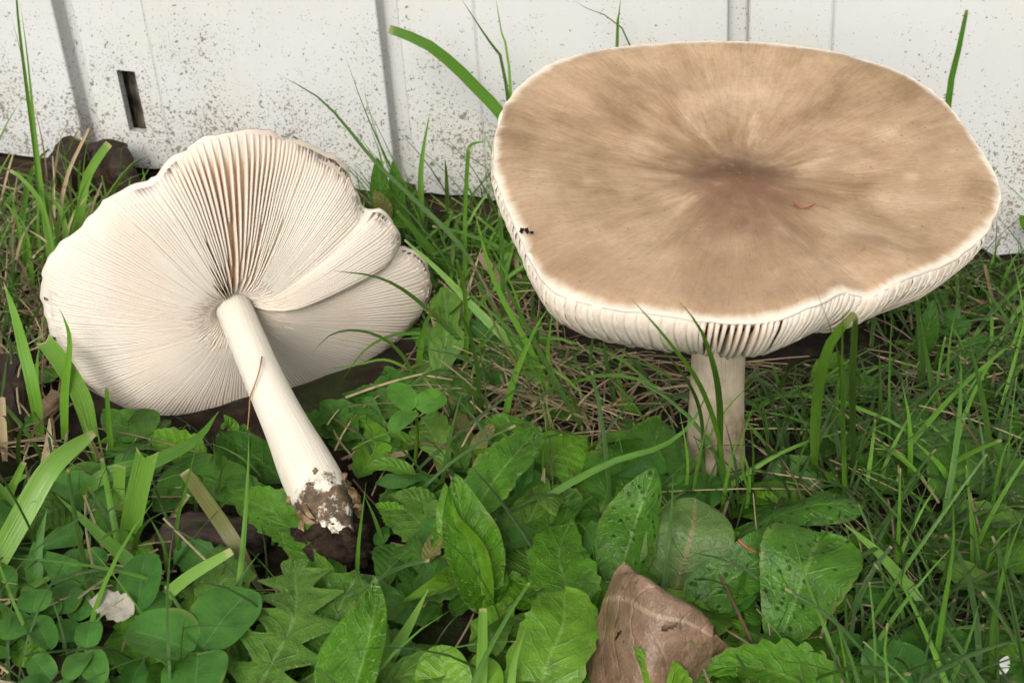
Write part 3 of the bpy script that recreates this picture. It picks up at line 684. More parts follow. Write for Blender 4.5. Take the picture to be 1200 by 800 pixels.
def leaf_geo(mid, hw, kind='ovate', roll=0.0, cup=0.12, und=0.05, teeth=None, lobes=None, nu=40, nv=13, face=0.35, seed=0.0, notch=0.0, fold=0.0, puck=0.02):
    c = crom(mid, nu); T = np.gradient(c, axis=0); T /= np.linalg.norm(T, axis=1)[:, None] + 1e-9
    u = np.linspace(0, 1, nu); L = np.linalg.norm(np.diff(c, axis=0), axis=1).sum(); wv = hw * prof_fn(kind, u)
    if lobes:                          # backward pointing lobes
        n, dep = lobes; ph = (u * n + 0.15) % 1.0; saw = np.where(ph < 0.72, ph / 0.72, (1 - ph) / 0.28); wv = wv * (1 - dep + dep * saw ** 1.3)
    if teeth:
        n, amp = teeth; ph = (u * n + 0.3 * vnoise(np.column_stack([u * 9, 0 * u + seed, 0 * u]))) % 1.0; wv = wv * (1 + amp * (np.where(ph < .7, ph / .7, (1 - ph) / .3) - .5))
    vs_ = np.sign(np.linspace(-1, 1, nv)) * np.abs(np.linspace(-1, 1, nv)) ** 0.85
    out = np.empty((nu, nv, 3)); lc = np.empty((nu, nv, 3)); rr = (seed * 0.618) % 1.0
    for i in range(nu):
        n0 = unit(np.array([0, 0, 1.0]) * (1 - face) + to_cam(c[i]) * face)
        S = unit(np.cross(T[i], n0)); N = np.cross(S, T[i]); a = roll
        S, N = S * math.cos(a) + N * math.sin(a), N * math.cos(a) - S * math.sin(a)
        w_ = wv[i]; av = np.abs(vs_)
        lift = cup * hw * av ** 1.6 * (wv[i] / hw + .2) + fold * w_ * av
        lift = lift + und * hw * np.sin(u[i] * 11 + seed * 5 + np.sign(vs_) * 1.7) * av ** 2 - 0.035 * hw * np.exp(-(av / 0.07) ** 2)
        P = c[i] + np.outer(vs_ * w_, S) + np.outer(lift, N)
        if puck: P = P + np.outer(puck * vnoise(P * 2.3 + seed * 3.1), N)
        if notch and u[i] > 0.8: P = P - np.outer(np.exp(-(av / 0.28) ** 2) * notch * hw * ((u[i] - .8) / .2) ** 2, T[i])
        out[i] = P; lc[i, :, 0] = u[i]; lc[i, :, 1] = vs_; lc[i, :, 2] = rr
    return out.reshape(-1, 3), grid_faces(nu, nv), lc.reshape(-1, 3)

def hair_geo(V, nu, nv, count, length, seed=0):
    r = np.random.default_rng(int(seed * 100) + 5); P = V.reshape(nu, nv, 3); b = Buf(); vv = []; ff = []
    for k in range(count):
        i = r.integers(1, nu - 1); j = r.integers(0, nv - 1)
        if r.random() < .35: j = 0 if r.random() < .5 else nv - 2
        a, b1, c1 = P[i, j], P[i, j + 1], P[min(i + 1, nu - 1), j]; q = a + (b1 - a) * r.random() + (c1 - a) * r.random()
        N = unit(np.cross(c1 - a, b1 - a)); N = N if N[2] > 0 else -N
        d = unit(N + 0.7 * r.normal(size=3)); s = unit(np.cross(d, r.normal(size=3))) * 0.0032; l = length * r.uniform(.5, 1.2)
        n = len(vv); vv += [q - s, q + s, q + d * l + np.array([0, 0, -.02])]; ff.append((n, n + 1, n + 2))
    return vv, ff

_seed = [0.0]
def leaf(mid, wpx, mat, parent=None, name='leaf', hairs=0, hlen=0.13, petiole=True, **kw):
    pts = [G(*p) if len(p) == 3 else W(p[0], p[1], p[3]) for p in mid]; hw = px2cm(wpx, pts[len(pts) // 2]) / 2
    _seed[0] += 1.37; kw.setdefault('nu', 44); kw.setdefault('nv', 13)
    V, f, lc = leaf_geo(pts, hw, seed=_seed[0], **kw)
    o = obj(name, V, f, M[mat], parent, lc)
    if hairs:
        hv, hf = hair_geo(V, kw['nu'], kw['nv'], int(hairs * .8), hlen * .85, _seed[0]); h = obj('bristles', hv, hf, M['hair'], o); h['kind'] = 'stuff'
    return o

def blade_geo(pts, hw, n=16, taper=1.6, tipw=0.0, fold=0.25, spin=0.0, basew=0.7, r=0.5, ref=None, twist=0.0, jag=0.0):
    c = crom(pts, n); T = np.gradient(c, axis=0); T /= np.linalg.norm(T, axis=1)[:, None] + 1e-9; v = np.empty((n, 5, 3)); lc = np.empty((n, 5, 3)); prev = None
    for i in range(n):
        u = i / (n - 1); d = to_cam(c[i]) if ref is None else ref
        S = unit(np.cross(T[i], d)); N = np.cross(S, T[i]); a = spin + twist * u
        S, N = S * math.cos(a) + N * math.sin(a), N * math.cos(a) - S * math.sin(a)
        w_ = hw * max(tipw + (1 - tipw) * (1 - u ** taper), 0.02) * (basew + (1 - basew) * min(1, u * 3))
        for k, q in enumerate((-1, -.5, 0, .5, 1)):
            p = c[i] + S * q * w_ + N * fold * w_ * abs(q)
            if jag and i == n - 1: p = p - T[i] * jag * hw * (1.4 - abs(q) * 1.4 if abs(q) < .9 else -.3)
            v[i, k] = p; lc[i, k] = (u, q, r)
    return v.reshape(-1, 3), grid_faces(n, 5), lc.reshape(-1, 3)

def hero_pts(spec):
    root = G(spec[0][0], spec[0][1], spec[0][2] if len(spec[0]) > 2 else 0.0); out = [root]
    for s in spec[1:]: out.append(W(s[0], s[1], root[1] + (s[2] if len(s) > 2 else 0.0)))
    return out
def blade(spec, wpx, mat='blade', parent=None, label=None, name='grass_shoot', cat='grass', group=None, **kw):
    pts = hero_pts(spec); hw = px2cm(wpx, pts[len(pts) // 2]) / 2
    kw.setdefault('spin', rng.uniform(-.35, .35)); kw.setdefault('r', rng.random())
    V, f, lc = blade_geo(pts, hw, **kw)
    o = obj('blade' if parent is not None else name, V, f, M[mat], parent, lc)
    if parent is None: tag(o, label, cat, group, 'thing')
    return o
def stalk_geo(pts, r0, r1, n=12, m=6):
    c = crom(pts, n); T = np.gradient(c, axis=0); v = []; lc = []
    for i in range(n):
        t = unit(T[i]); s = unit(np.cross(t, [0.31, 0.9, 0.2])); b = np.cross(t, s); r = r0 + (r1 - r0) * i / (n - 1)
        for k in range(m): a = 2 * math.pi * k / m; v.append(c[i] + (s * math.cos(a) + b * math.sin(a)) * r); lc.append((i / (n - 1), math.cos(a), .5))
    f = [(i * m + k, i * m + (k + 1) % m, (i + 1) * m + (k + 1) % m, (i + 1) * m + k) for i in range(n - 1) for k in range(m)]
    f += [tuple(range(m))[::-1], tuple(range((n - 1) * m, n * m))]
    return v, f, lc
def stalk(pts, r0, r1, mat, parent, name='stalk', **kw):
    v, f, lc = stalk_geo(pts, r0, r1, **kw); return obj(name, v, f, M[mat], parent, lc)

# ------------------------------------------------------------------ grass tufts and single blades that can be picked out
def tuft(label, rootpx, specs, cat='grass'):
    t = empty('grass_tuft', G(*rootpx)); tag(t, label, cat)
    for s in specs:
        kw = s[3] if len(s) > 3 else {}
        blade(s[0], s[1], s[2], t, **kw)
    return t
tuft('yellow green grass tuft with straw by the wall corner above the cap', (62, 300), [
    ([(60, 346), (48, 235), (40, 170), (30, 95), (22, 30), (19, -6)], 7, 'blade', dict(tipw=.3, fold=.5)),
    ([(46, 251), (36, 130, -.1), (22, 114, -.2), (9, 99, -.3)], 4, 'blade'),
    ([(62, 346), (50, 240), (39, 160), (28, 80), (20, 45), (12, 14)], 6, 'blade', dict(taper=1.2)),
    ([(63, 348), (50, 235), (42, 165), (33, 75), (28, 35), (24, 5)], 8, 'paleblade', dict(taper=1.3)),
    ([(92, 326), (82, 225), (68, 172)], 5, 'blade'), ([(70, 356), (52, 250), (28, 212), (12, 200)], 9, 'paleblade', dict(tipw=.4)),
    ([(86, 336), (98, 225), (112, 190), (128, 168)], 11, 'paleblade', dict(tipw=.8, taper=4, basew=.2)), ([(95, 331), (97, 210), (104, 158)], 4, 'paleblade'),
    ([(62, 346), (57, 250), (40, 195)], 8, 'blade'), ([(82, 346), (74, 255), (52, 225), (40, 195)], 8, 'paleblade', dict(tipw=.3)), ([(70, 346), (90, 245), (108, 200)], 7, 'blade'),
    ([(58, 346), (70, 262), (90, 232)], 8, 'blade'), ([(40, 356), (30, 270), (4, 238)], 7, 'blade'),
    ([(62, 336), (75, 220), (104, 150)], 6, 'straw', dict(tipw=.5)), ([(55, 341), (54, 200), (40, 122)], 5, 'straw'), ([(84, 336), (83, 230), (82, 156)], 3, 'straw'),
    ([(60, 296), (66, 185), (84, 136), (100, 135)], 2.5, 'straw'), ([(50, 346), (60, 240), (70, 165)], 4, 'straw'),
    ([(30, 345), (22, 270), (8, 205)], 6, 'blade'), ([(75, 350), (66, 270), (48, 210)], 6, 'paleblade'), ([(100, 330), (88, 260), (72, 215)], 6, 'blade'), ([(20, 350), (14, 280), (26, 225)], 5, 'straw'),
    ([(10, 350), (25, 280), (50, 245)], 5, 'straw'), ([(80, 350), (60, 290), (20, 262)], 5, 'straw'), ([(90, 345), (72, 282), (30, 246)], 4, 'straw'), ([(15, 345), (40, 300), (78, 268)], 4, 'straw'), ([(40, 350), (22, 305), (-5, 290)], 5, 'straw'), ([(66, 345), (82, 262), (110, 220)], 5, 'straw'),
    ([(55, 345), (44, 262), (52, 205)], 6, 'paleblade'), ([(35, 345), (28, 262), (42, 190)], 5, 'blade'), ([(76, 345), (80, 270), (98, 225)], 6, 'paleblade')])
tuft('tall thin grass tuft between the two caps against the wall', (530, 335), [
    ([(590, 380), (545, 295, .4), (490, 238, 1), (440, 190, 1.5), (380, 120, 2), (325, 87, 2.2)], 6, 'darkblade', dict(taper=3)),
    ([(520, 330), (470, 222, .4), (432, 140, .4), (403, 62, .4)], 3.5, 'darkblade'), ([(510, 325), (462, 215, .4), (430, 120, .2), (427, 84)], 3, 'paleblade'),
    ([(520, 335), (478, 225), (426, 115)], 3, 'blade'), ([(494, 320), (493, 240), (494, 190), (504, 130)], 9, 'paleblade', dict(taper=2.5, fold=.6, basew=.4)),
    ([(546, 360), (545, 260), (549, 172)], 5.5, 'blade', dict(tipw=.8)), ([(549, 172, 5.1), (556, 168), (570, 166)], 4, 'blade'),
    ([(545, 345), (498, 285), (465, 247)], 14, 'blade', dict(tipw=.25, spin=.1)), ([(520, 340), (482, 262), (452, 215)], 12, 'darkblade'),
    ([(640, 470), (605, 410, .3), (560, 365, .8), (515, 318, 1.5), (474, 281, 2)], 14, 'paleblade', dict(tipw=.15, spin=0)),
    ([(500, 330), (455, 230), (440, 190), (424, 190), (411, 206)], 3, 'blade'), ([(515, 330), (500, 280), (487, 235)], 6, 'darkblade'), ([(530, 345), (525, 300), (505, 245)], 5, 'blade')])
tuft('arching dark blades crossing the lower lobe of the fallen cap', (560, 440), [
    ([(590, 455), (555, 415), (520, 380), (478, 343, -.2), (440, 324, -.5), (388, 317, -.8)], 6, 'darkblade', dict(taper=3)),
    ([(487, 470), (480, 430), (455, 400, -.2), (420, 387, -.5), (388, 392, -.9), (366, 413, -1.1)], 4.5, 'darkblade', dict(taper=3)),
    ([(545, 430), (540, 396), (470, 391, -.4), (430, 408, -.8), (402, 443, -1.1)], 5, 'blade', dict(taper=3)), ([(500, 445), (455, 422, -.3), (420, 427, -.5), (379, 433, -.7)], 4, 'blade'),
    ([(560, 440), (560, 408), (520, 395), (462, 398, -.3)], 6, 'paleblade')])
tuft('upright green blades in the gap between the two mushrooms', (600, 440), [
    ([(588, 512), (601, 449), (625, 390), (648, 352)], 10, 'blade', dict(fold=.4)), ([(655, 480), (622, 410), (580, 330), (554, 240)], 8, 'blade', dict(taper=3)),
    ([(590, 395), (589, 320), (586, 245)], 7, 'darkblade', dict(tipw=.6)), ([(690, 515), (650, 445), (598, 345), (556, 262)], 8, 'darkblade'),
    ([(640, 470), (600, 420), (548, 310)], 5, 'olive'), ([(622, 470), (612, 400), (604, 345), (560, 262)], 5, 'blade'), ([(655, 470), (642, 420), (648, 360)], 7, 'blade'), ([(635, 450), (630, 400), (634, 350)], 6, 'darkblade'),
    ([(700, 470), (692, 420), (700, 370)], 7, 'darkblade'), ([(720, 470), (712, 430), (705, 385)], 8, 'darkblade'), ([(665, 540), (648, 500), (632, 440)], 3, 'blade'), ([(640, 600), (636, 540), (640, 500), (628, 440)], 3.5, 'blade'),
    ([(735, 480), (725, 440), (735, 400)], 6, 'blade'), ([(520, 440), (520, 400), (508, 340)], 8, 'blade'), ([(545, 425), (548, 380), (560, 340)], 6, 'blade'), ([(770, 520), (740, 470), (700, 430)], 4, 'blade')])
tuft('long curved blades rising before the standing stem', (840, 560), [
    ([(852, 575), (842, 510, -1.2), (820, 450, -3.2), (780, 395, -5.4), (738, 348, -6.6)], 7, 'blade', dict(taper=3, fold=.5)), ([(842, 568), (844, 500, -1.6), (840, 445, -3.8), (822, 388, -5.9), (796, 353, -6.8)], 9, 'blade', dict(taper=3, fold=.5)),
    ([(826, 565), (822, 490, -1.5), (805, 445, -3.8), (771, 404, -5.8)], 5.5, 'darkblade', dict(taper=3)), ([(812, 572), (830, 515), (855, 475), (890, 440)], 4.5, 'blade'), ([(915, 545), (885, 505), (850, 472)], 5, 'blade'),
    ([(900, 545), (897, 490), (880, 430)], 5, 'darkblade'), ([(876, 570), (890, 545), (940, 520), (990, 505)], 7, 'blade'), ([(815, 575), (860, 560), (900, 535)], 10, 'blade'), ([(830, 590), (880, 552), (935, 520)], 8, 'paleblade'), ([(798, 605), (806, 545), (796, 478)], 5, 'blade'), ([(866, 605), (862, 545), (848, 488)], 5, 'darkblade'), ([(882, 595), (868, 530), (884, 470)], 4, 'blade'), ([(818, 605), (826, 555), (812, 505)], 6, 'darkblade'), ([(808, 610), (818, 540), (836, 470)], 5, 'blade'), ([(845, 612), (852, 560), (868, 500)], 6, 'blade'), ([(858, 612), (846, 560), (832, 520)], 5, 'darkblade'), ([(872, 612), (878, 560), (866, 515)], 6, 'blade'), ([(832, 612), (830, 570), (846, 525)], 6, 'darkblade')])
tuft('folded bright blade and companions touching the standing cap edge', (975, 510), [
    ([(955, 560), (958, 470, -3), (972, 405, -5.6), (1002, 366, -6.6)], 15, 'blade', dict(tipw=.55, taper=4, spin=.5, twist=-.6, fold=.6)), ([(1000, 560), (999, 450, -4), (1003, 370, -6.6)], 8, 'darkblade', dict(tipw=.6, taper=6, fold=.6)),
    ([(990, 560), (985, 440, -4.4), (978, 400, -5.8), (965, 362, -6.6), (952, 329, -7)], 5, 'darkblade'), ([(946, 525), (942, 480), (932, 440)], 9, 'darkblade'), ([(970, 530), (978, 490), (986, 420)], 7, 'blade'),
    ([(1000, 540), (1010, 500), (1000, 480)], 8, 'darkblade'), ([(965, 535), (990, 470), (988, 420)], 7, 'darkblade'), ([(1043, 540), (1042, 450), (1046, 345)], 4.5, 'blade'), ([(1025, 530), (1032, 480), (1030, 400)], 7, 'darkblade'), ([(990, 570), (987, 440, -4.6), (988, 358, -6.8)], 8, 'blade')])
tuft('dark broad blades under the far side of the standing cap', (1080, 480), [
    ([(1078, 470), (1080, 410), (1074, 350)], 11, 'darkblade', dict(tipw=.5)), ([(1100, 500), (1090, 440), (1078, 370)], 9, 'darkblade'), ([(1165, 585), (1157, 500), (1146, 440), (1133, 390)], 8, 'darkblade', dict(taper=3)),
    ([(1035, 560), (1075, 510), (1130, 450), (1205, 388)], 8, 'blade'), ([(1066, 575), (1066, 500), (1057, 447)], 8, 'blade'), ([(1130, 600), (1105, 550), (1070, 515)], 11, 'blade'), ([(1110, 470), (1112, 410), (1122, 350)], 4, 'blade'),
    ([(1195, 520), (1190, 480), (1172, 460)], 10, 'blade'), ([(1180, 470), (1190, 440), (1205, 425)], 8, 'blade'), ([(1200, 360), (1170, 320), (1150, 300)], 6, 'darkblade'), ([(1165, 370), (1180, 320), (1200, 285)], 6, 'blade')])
LAWN = 'long blades standing in the shaded lawn corner'
for lab, sp, wpx, mt, kw in [
    ('broad bright blade standing over the dry litter by left border', [(48, 515), (40, 460), (28, 410, .3), (17, 368, .5), (4, 330, .8)], 15, 'blade', dict(taper=4, spin=.2)),
    ('dark pointed blade overlapping the lower left cap edge', [(76, 515), (76, 460), (82, 405), (78, 380), (69, 361)], 12, 'blade', dict(taper=2.2, spin=.3)),
    ('wide pale ribbon blade leaning behind the dark pointed blade', [(108, 512), (95, 465), (72, 425), (50, 397)], 22, 'paleblade', dict(tipw=.8, taper=6, spin=0, jag=.3)),
    ('short stubby blade below the fallen cap edge', [(132, 548), (128, 500), (125, 454)], 7, 'blade', dict(tipw=.6)),
    ('thin slanting blade beside the short stubby blade', [(112, 540), (102, 505), (91, 476)], 7, 'paleblade', dict()),
    ('broad arched ribbon blade sweeping from bottom left to the cap', [(-12, 672, .3), (28, 600, .6), (62, 545, 1.2), (110, 507, 2.2)], 27, 'paleblade', dict(taper=5, tipw=.3, spin=0, basew=.9)),
    ('long wide blade arching right beneath the fallen cap', [(82, 600, .2), (118, 560, 0), (180, 541, .5), (230, 515, 1.2), (256, 482, 2)], 20, 'blade', dict(taper=3, spin=.25, basew=.4)),
    ('upright pale blade with notched tip in front of the fallen mushroom', [(148, 650), (158, 592), (173, 526)], 25, 'paleblade', dict(tipw=1.0, taper=4, jag=.75, spin=0, fold=.3, basew=.75)),
    ('dull flat blade half hidden behind the notched pale blade', [(142, 620), (140, 580), (141, 545)], 15, 'paleblade', dict(tipw=.9)),
    ('bright slanting blade crossing before the notched pale blade', [(196, 722, .3), (160, 668, .9), (112, 622, 1.1), (66, 580, 1.2)], 19, 'blade', dict(spin=0, taper=2.5)),
    ('slim blade left of the bark chunk', [(197, 680), (192, 640), (176, 608)], 6, 'blade', dict()),
    ('thin tall blade rising over the bark chunk to the cap', [(214, 672), (207, 620), (218, 570), (236, 500)], 5, 'blade', dict()),
    ('pale blade with cut tip pointing right above the big clover', [(128, 778, .2), (172, 722, .8), (215, 680, 1), (272, 645, 1.1)], 15, 'paleblade', dict(tipw=.6, taper=5, spin=0)),
    ('flat olive brown withered blade lying across the bark chunk', [(306, 692, .3), (272, 632, .9), (238, 582, 1.2), (216, 552, 1.3)], 18, 'olive', dict(tipw=.7, taper=6, spin=0, fold=.15, basew=.35)),
    ('yellowish round grass stem slanting left of the bark', [(160, 648, .1), (190, 620, .4), (220, 578, .8)], 8, 'olive', dict(tipw=.8, fold=1.0)),
    ('grey green blade with pale tip above the small clovers', [(-8, 708, .2), (40, 685, .4), (92, 660, .6)], 9, 'paleblade', dict(tipw=.4)),
    ('lance shaped leaf blade above the small clovers', [(45, 700, .1), (40, 660, .3), (55, 596, .9)], 28, 'clover', dict(spin=0, taper=1.2, basew=.35)),
    ('cut grass stub with white tip at left border', [(-6, 620), (12, 575), (28, 541)], 13, 'paleblade', dict(tipw=.5)),
    ('second cut grass stub below the white tipped one', [(-8, 600), (5, 575), (30, 556)], 9, 'paleblade', dict(tipw=.5)),
    ('slanting green stem crossing the cut grass stubs', [(48, 648, .2), (25, 600, .5), (-6, 562, .7)], 9, 'blade', dict(tipw=.6, fold=.8)),
    ('little horizontal blade under the cap bottom', [(252, 562, .6), (220, 553, .7), (192, 547, .7)], 5, 'blade', dict()),
    ('wide blade leaning over the wall right of the groove', [(640, 312, 0), (600, 160), (560, 105), (505, 55, -.3), (456, 34, -.5)], 14, 'blade', dict(taper=6, tipw=.7, spin=0)),
    ('darker of two thin blades rising out of frame left of the brown cap', [(612, 312), (592, 92), (570, 45), (538, -5)], 5, 'darkblade', dict(taper=4)),
    ('paler of two thin blades rising out of frame left of the brown cap', [(606, 310), (597, 85), (588, 40), (580, -8)], 4.5, 'paleblade', dict(taper=4)),
    ('hair thin dark blade slanting above the brown cap', [(840, 318), (735, 46), (700, 18), (664, -4)], 3, 'darkblade', dict(taper=4)),
    ('short upright blade behind the top of the brown cap', [(720, 316), (723, 60), (725, 20), (728, -6)], 7, 'blade', dict(taper=4)),
    ('single upright blade against the wall behind the brown cap', [(1090, 330), (1112, 115), (1122, 65), (1133, 12)], 8, 'blade', dict(taper=5, tipw=.5)),
    ('long arched blade sweeping in front of the standing stem', [(575, 632, .4), (640, 583, .9), (715, 542, 1.2), (775, 523, 1.4), (812, 494, 1.8), (832, 450, 2)], 9, 'blade', dict(taper=3, spin=.2)),
    ('wide pale blade slanting through the lawn corner', [(1105, 750, .2), (1070, 695, .7), (1030, 648, 1), (988, 612, 1.2)], 15, 'paleblade', dict(taper=3, spin=0)),
    ('tall blade rising at the bottom of the lawn corner', [(1088, 830), (1105, 720), (1117, 640), (1116, 575)], 9, 'blade', dict(spin=.1)),
    ('thin blade laid across the big dimpled leaf', [(992, 815, .6), (970, 745, 1), (945, 680, 1.3), (928, 622, 1.5)], 6, 'paleblade', dict()),
    ('tall blade near the right border with curved tip', [(1162, 820), (1165, 730), (1182, 650), (1205, 590)], 9, 'blade', dict()),
    ('blurred pale blade in the middle of the bottom edge', [(562, 840, .3), (565, 770, .3), (566, 712, .3)], 15, 'paleblade', dict(tipw=.6, spin=0)),
    ('second blurred blade beside the bottom middle one', [(596, 840, .3), (602, 780, .3), (615, 738, .3)], 12, 'paleblade', dict(spin=0)),
    ('broad glossy blade folding up beside the hairy pointed leaf', [(440, 812, .3), (458, 768, .6), (478, 735, .8), (502, 690, 1)], 16, 'paleblade', dict(spin=0, taper=2.5)),
    ('thin upright blade right of the muddy stem foot', [(418, 700), (420, 640), (429, 565)], 6, 'blade', dict()),
    ('forked short blade right of the muddy stem foot', [(450, 640), (438, 605), (426, 578)], 6, 'blade', dict()),
    ('tiny dark stub with pale tip on the dimpled leaf', [(882, 668, .8), (862, 648, .3), (842, 631, .4)], 5, 'darkblade', dict(tipw=.5)),
    ('cream cut stem end standing among the weed leaves', [(632, 604, 0), (634, 580), (638, 548)], 12, 'straw', dict(tipw=.15, fold=.6)),
    ('slender blade in the lawn left of the pale slanting one', [(1048, 700), (1053, 620), (1055, 548)], 6, 'blade', dict(tipw=.3)),
    ('slender blade with cut top in the middle of the lawn', [(1140, 690), (1138, 610), (1132, 545)], 5, 'blade', dict(tipw=.3)),
    ('pale thin blade leaning left in the middle of the lawn', [(1152, 690), (1143, 620), (1134, 575)], 4, 'paleblade', dict()),
    ('blade curving from the lawn to the right border', [(1150, 700), (1165, 640), (1205, 600)], 5, 'paleblade', dict()),
    ('small tongue shaped blade left of the curled brown leaf', [(578, 720, .4), (590, 700, .7), (606, 670, 1.0)], 17, 'bright', dict(tipw=.6, taper=5, spin=0, basew=.5))]:
    if lab.startswith('cream') : blade(sp, wpx, mt, None, lab, 'cut_stem', 'stem', **kw)
    else: blade(sp, wpx, mt, None, lab, **kw)
# dry stubs
for lab, sp, wpx, kw in [
    ('thick brown dry stub slanting between the mushrooms', [(602, 372), (585, 330), (562, 298)], 12, dict(tipw=.8, taper=6)), ('upright brown dry stub beside the brown cap', [(614, 350), (608, 320), (602, 294)], 7, dict(tipw=.8)),
    ('pale dry stick leaning against the brown cap edge', [(619, 345), (618, 330), (622, 322)], 4, dict()), ('long pale straw lying below the wall sill', [(505, 303, .5), (560, 302, .5), (612, 299, .5)], 4, dict(tipw=.8)),
    ('pale straw lying diagonal beneath the long ribbon blade', [(606, 402, .5), (580, 388, .6), (545, 370, .8)], 4, dict(tipw=.7)), ('orange straw piece lying between the mushrooms', [(592, 364, .4), (575, 361, .5), (556, 364, .5)], 6, dict(tipw=.6)),
    ('thin straw lying in the right of the gap', [(582, 480, .6), (550, 470, .6), (520, 460, .7)], 4, dict(tipw=.7)), ('pale straw crossing behind the curved weed leaf', [(690, 478, .6), (620, 478, .7), (552, 481, .7)], 3, dict(tipw=.7)),
    ('upright pale straw beside the wall at right border', [(1172, 380), (1162, 345), (1154, 310)], 4.5, dict(tipw=.8)), ('long straw lying under the cap at right border', [(1105, 366, .3), (1150, 353, .4), (1205, 345, .4)], 4, dict(tipw=.7)),
    ('thin straw crossing the lawn at right border', [(1128, 662, 1), (1160, 690, 1), (1205, 725, 1)], 3, dict(tipw=.7)), ('pale straw standing in the lawn below the cap', [(1108, 490), (1098, 460), (1085, 430)], 5, dict()),
    ('straw laid beside the dark lawn blades', [(1175, 565, .6), (1140, 510, .8), (1112, 475, .9)], 3.5, dict(tipw=.7)), ('short upright straw at right border', [(1158, 480), (1162, 455), (1166, 436)], 4, dict(tipw=.7)),
    ('pale bent straw left of the notched blade', [(66, 625, .3), (82, 600, .6), (95, 582, .9)], 6, dict(tipw=.5)), ('orange thin stalk behind the slanting blade', [(126, 668, .1), (115, 625, .4), (98, 580, .8)], 4, dict(tipw=.6)),
    ('long thin straw lying above the withered clover leaf', [(60, 655, .3), (90, 668, .4), (120, 678, .4)], 4, dict(tipw=.6)), ('pale twig lying behind the stem foot', [(400, 538, .3), (425, 528, .4), (448, 518, .5)], 4, dict(tipw=.6)),
    ('thick brown straw bundle lying right of the white stem', [(408, 548, .3), (440, 538, .4), (478, 530, .4)], 9, dict(tipw=.7)), ('dry pointed blade tip under the broad arched blade', [(50, 560, .2), (56, 530, .5), (58, 490, .9)], 15, dict(tipw=.1)),
    ('pale pinkish dry blade tip by the stubby blade', [(131, 575, .1), (118, 540, .4), (104, 508, .6)], 7, dict(tipw=.2)), ('brown dry stub at left border under the clod', [(6, 540), (4, 500), (3, 465)], 9, dict(tipw=.7))]:
    blade(sp, wpx, 'straw', None, lab, 'dry_straw', 'straw', **kw)

# ------------------------------------------------------------------ broad leaved weeds
def plant(name, label, rootpx, cat='weed'):
    t = empty(name, G(*rootpx)); return tag(t, label, cat)
p1 = plant('broadleaf_weed', 'weed with large dimpled oval leaves right of the brown leaf', (900, 790))
leaf([(905, 772, .2), (925, 722, 1.0), (945, 665, 1.9), (962, 622, 2.0)], 150, 'dimple', p1, kind='obovate', cup=.10, und=.06, roll=.05, face=.5, puck=.05, hairs=160, hlen=.09, nu=50, nv=17, teeth=(14, .04))
leaf([(800, 728, .3), (840, 690, .8), (890, 655, 1.3), (925, 622, 1.5)], 66, 'dimple', p1, kind='oblong', cup=.16, roll=-.1, teeth=(12, .05))
leaf([(850, 640, .5), (905, 605, 1.3), (960, 590, 1.9), (1012, 592, 1.9)], 70, 'dimple', p1, kind='obovate', cup=-.2, und=.06, roll=.25, hairs=100, hlen=.08, teeth=(13, .05))
leaf([(1000, 840, .3), (930, 795, .8), (870, 778, 1.0), (815, 790, .8)], 84, 'hairy', p1, kind='lance', cup=.2, und=.12, teeth=(11, .28), hairs=260, hlen=.12)
leaf([(885, 770, .1), (872, 755, .3), (858, 735, .4)], 40, 'bright', p1, kind='ovate')
leaf([(885, 730, .2), (875, 712, .4), (852, 700, .5)], 26, 'dimple', p1, kind='ovate', teeth=(8, .15))
p2 = plant('broadleaf_weed', 'weed with upright glossy leaves behind the curled brown leaf', (760, 705))
leaf([(722, 690, .1), (736, 640, .9), (752, 590, 1.8), (768, 548, 2.3)], 76, 'dimple', p2, kind='ovate', cup=.26, fold=.12, roll=.1, teeth=(12, .04), hairs=60, hlen=.08)
leaf([(788, 705, .2), (800, 660, 1.0), (812, 620, 1.6), (815, 583, 1.8)], 104, 'under', p2, kind='oblong', cup=-.1, roll=-.05, und=.04, face=.6)
leaf([(730, 640, .2), (735, 580, .6), (760, 540, .9), (775, 490, 1.0)], 118, 'dark', p2, kind='ovate', cup=.1, und=.08, teeth=(9, .18), hairs=200, hlen=.1)
leaf([(715, 660, .2), (700, 610, .5), (690, 560, .6)], 60, 'hairy', p2, kind='ovate', teeth=(8, .1), hairs=80)
p3 = plant('hairy_weed', 'hairy weed with a tall folded leaf in the lower middle', (570, 740))
leaf([(570, 715, .3), (560, 670, 1.2), (545, 615, 2.1), (532, 555, 2.8)], 80, 'hairy', p3, kind='ovate', cup=.45, fold=-.35, roll=-.25, und=.05, hairs=420, hlen=.12, nu=50)
leaf([(572, 720, .3), (555, 660, 1.3), (528, 610, 2.2), (522, 565, 2.6)], 46, 'bright', p3, kind='ovate', cup=.3, roll=.7, hairs=60)
leaf([(548, 610, 1.2), (580, 560, 1.9), (600, 535, 2.2), (632, 500, 2.2)], 68, 'hairy', p3, kind='ovate', cup=.15, roll=.25, teeth=(9, .16), hairs=380, hlen=.11)
leaf([(565, 720, .2), (600, 650, .5), (625, 600, .8), (640, 560, .9)], 64, 'greyhairy', p3, kind='ovate', roll=-.2, teeth=(8, .12), hairs=80)
leaf([(560, 690, .4), (540, 680, .9), (510, 690, 1.2), (470, 705, 1.2)], 36, 'bright', p3, kind='lance', fold=.4)
leaf([(565, 700, .3), (555, 650, .8), (530, 625, 1.0), (505, 640, .9)], 74, 'hairy', p3, kind='ovate', cup=.1, roll=.3, teeth=(7, .1), hairs=150)
stalk([G(566, 790, 0), G(568, 750, .3), G(571, 715, .6)], .12, .08, 'bright', p3)
p4 = plant('lobed_weed', 'bristly grey green weed with deeply lobed leaf at bottom', (400, 830))
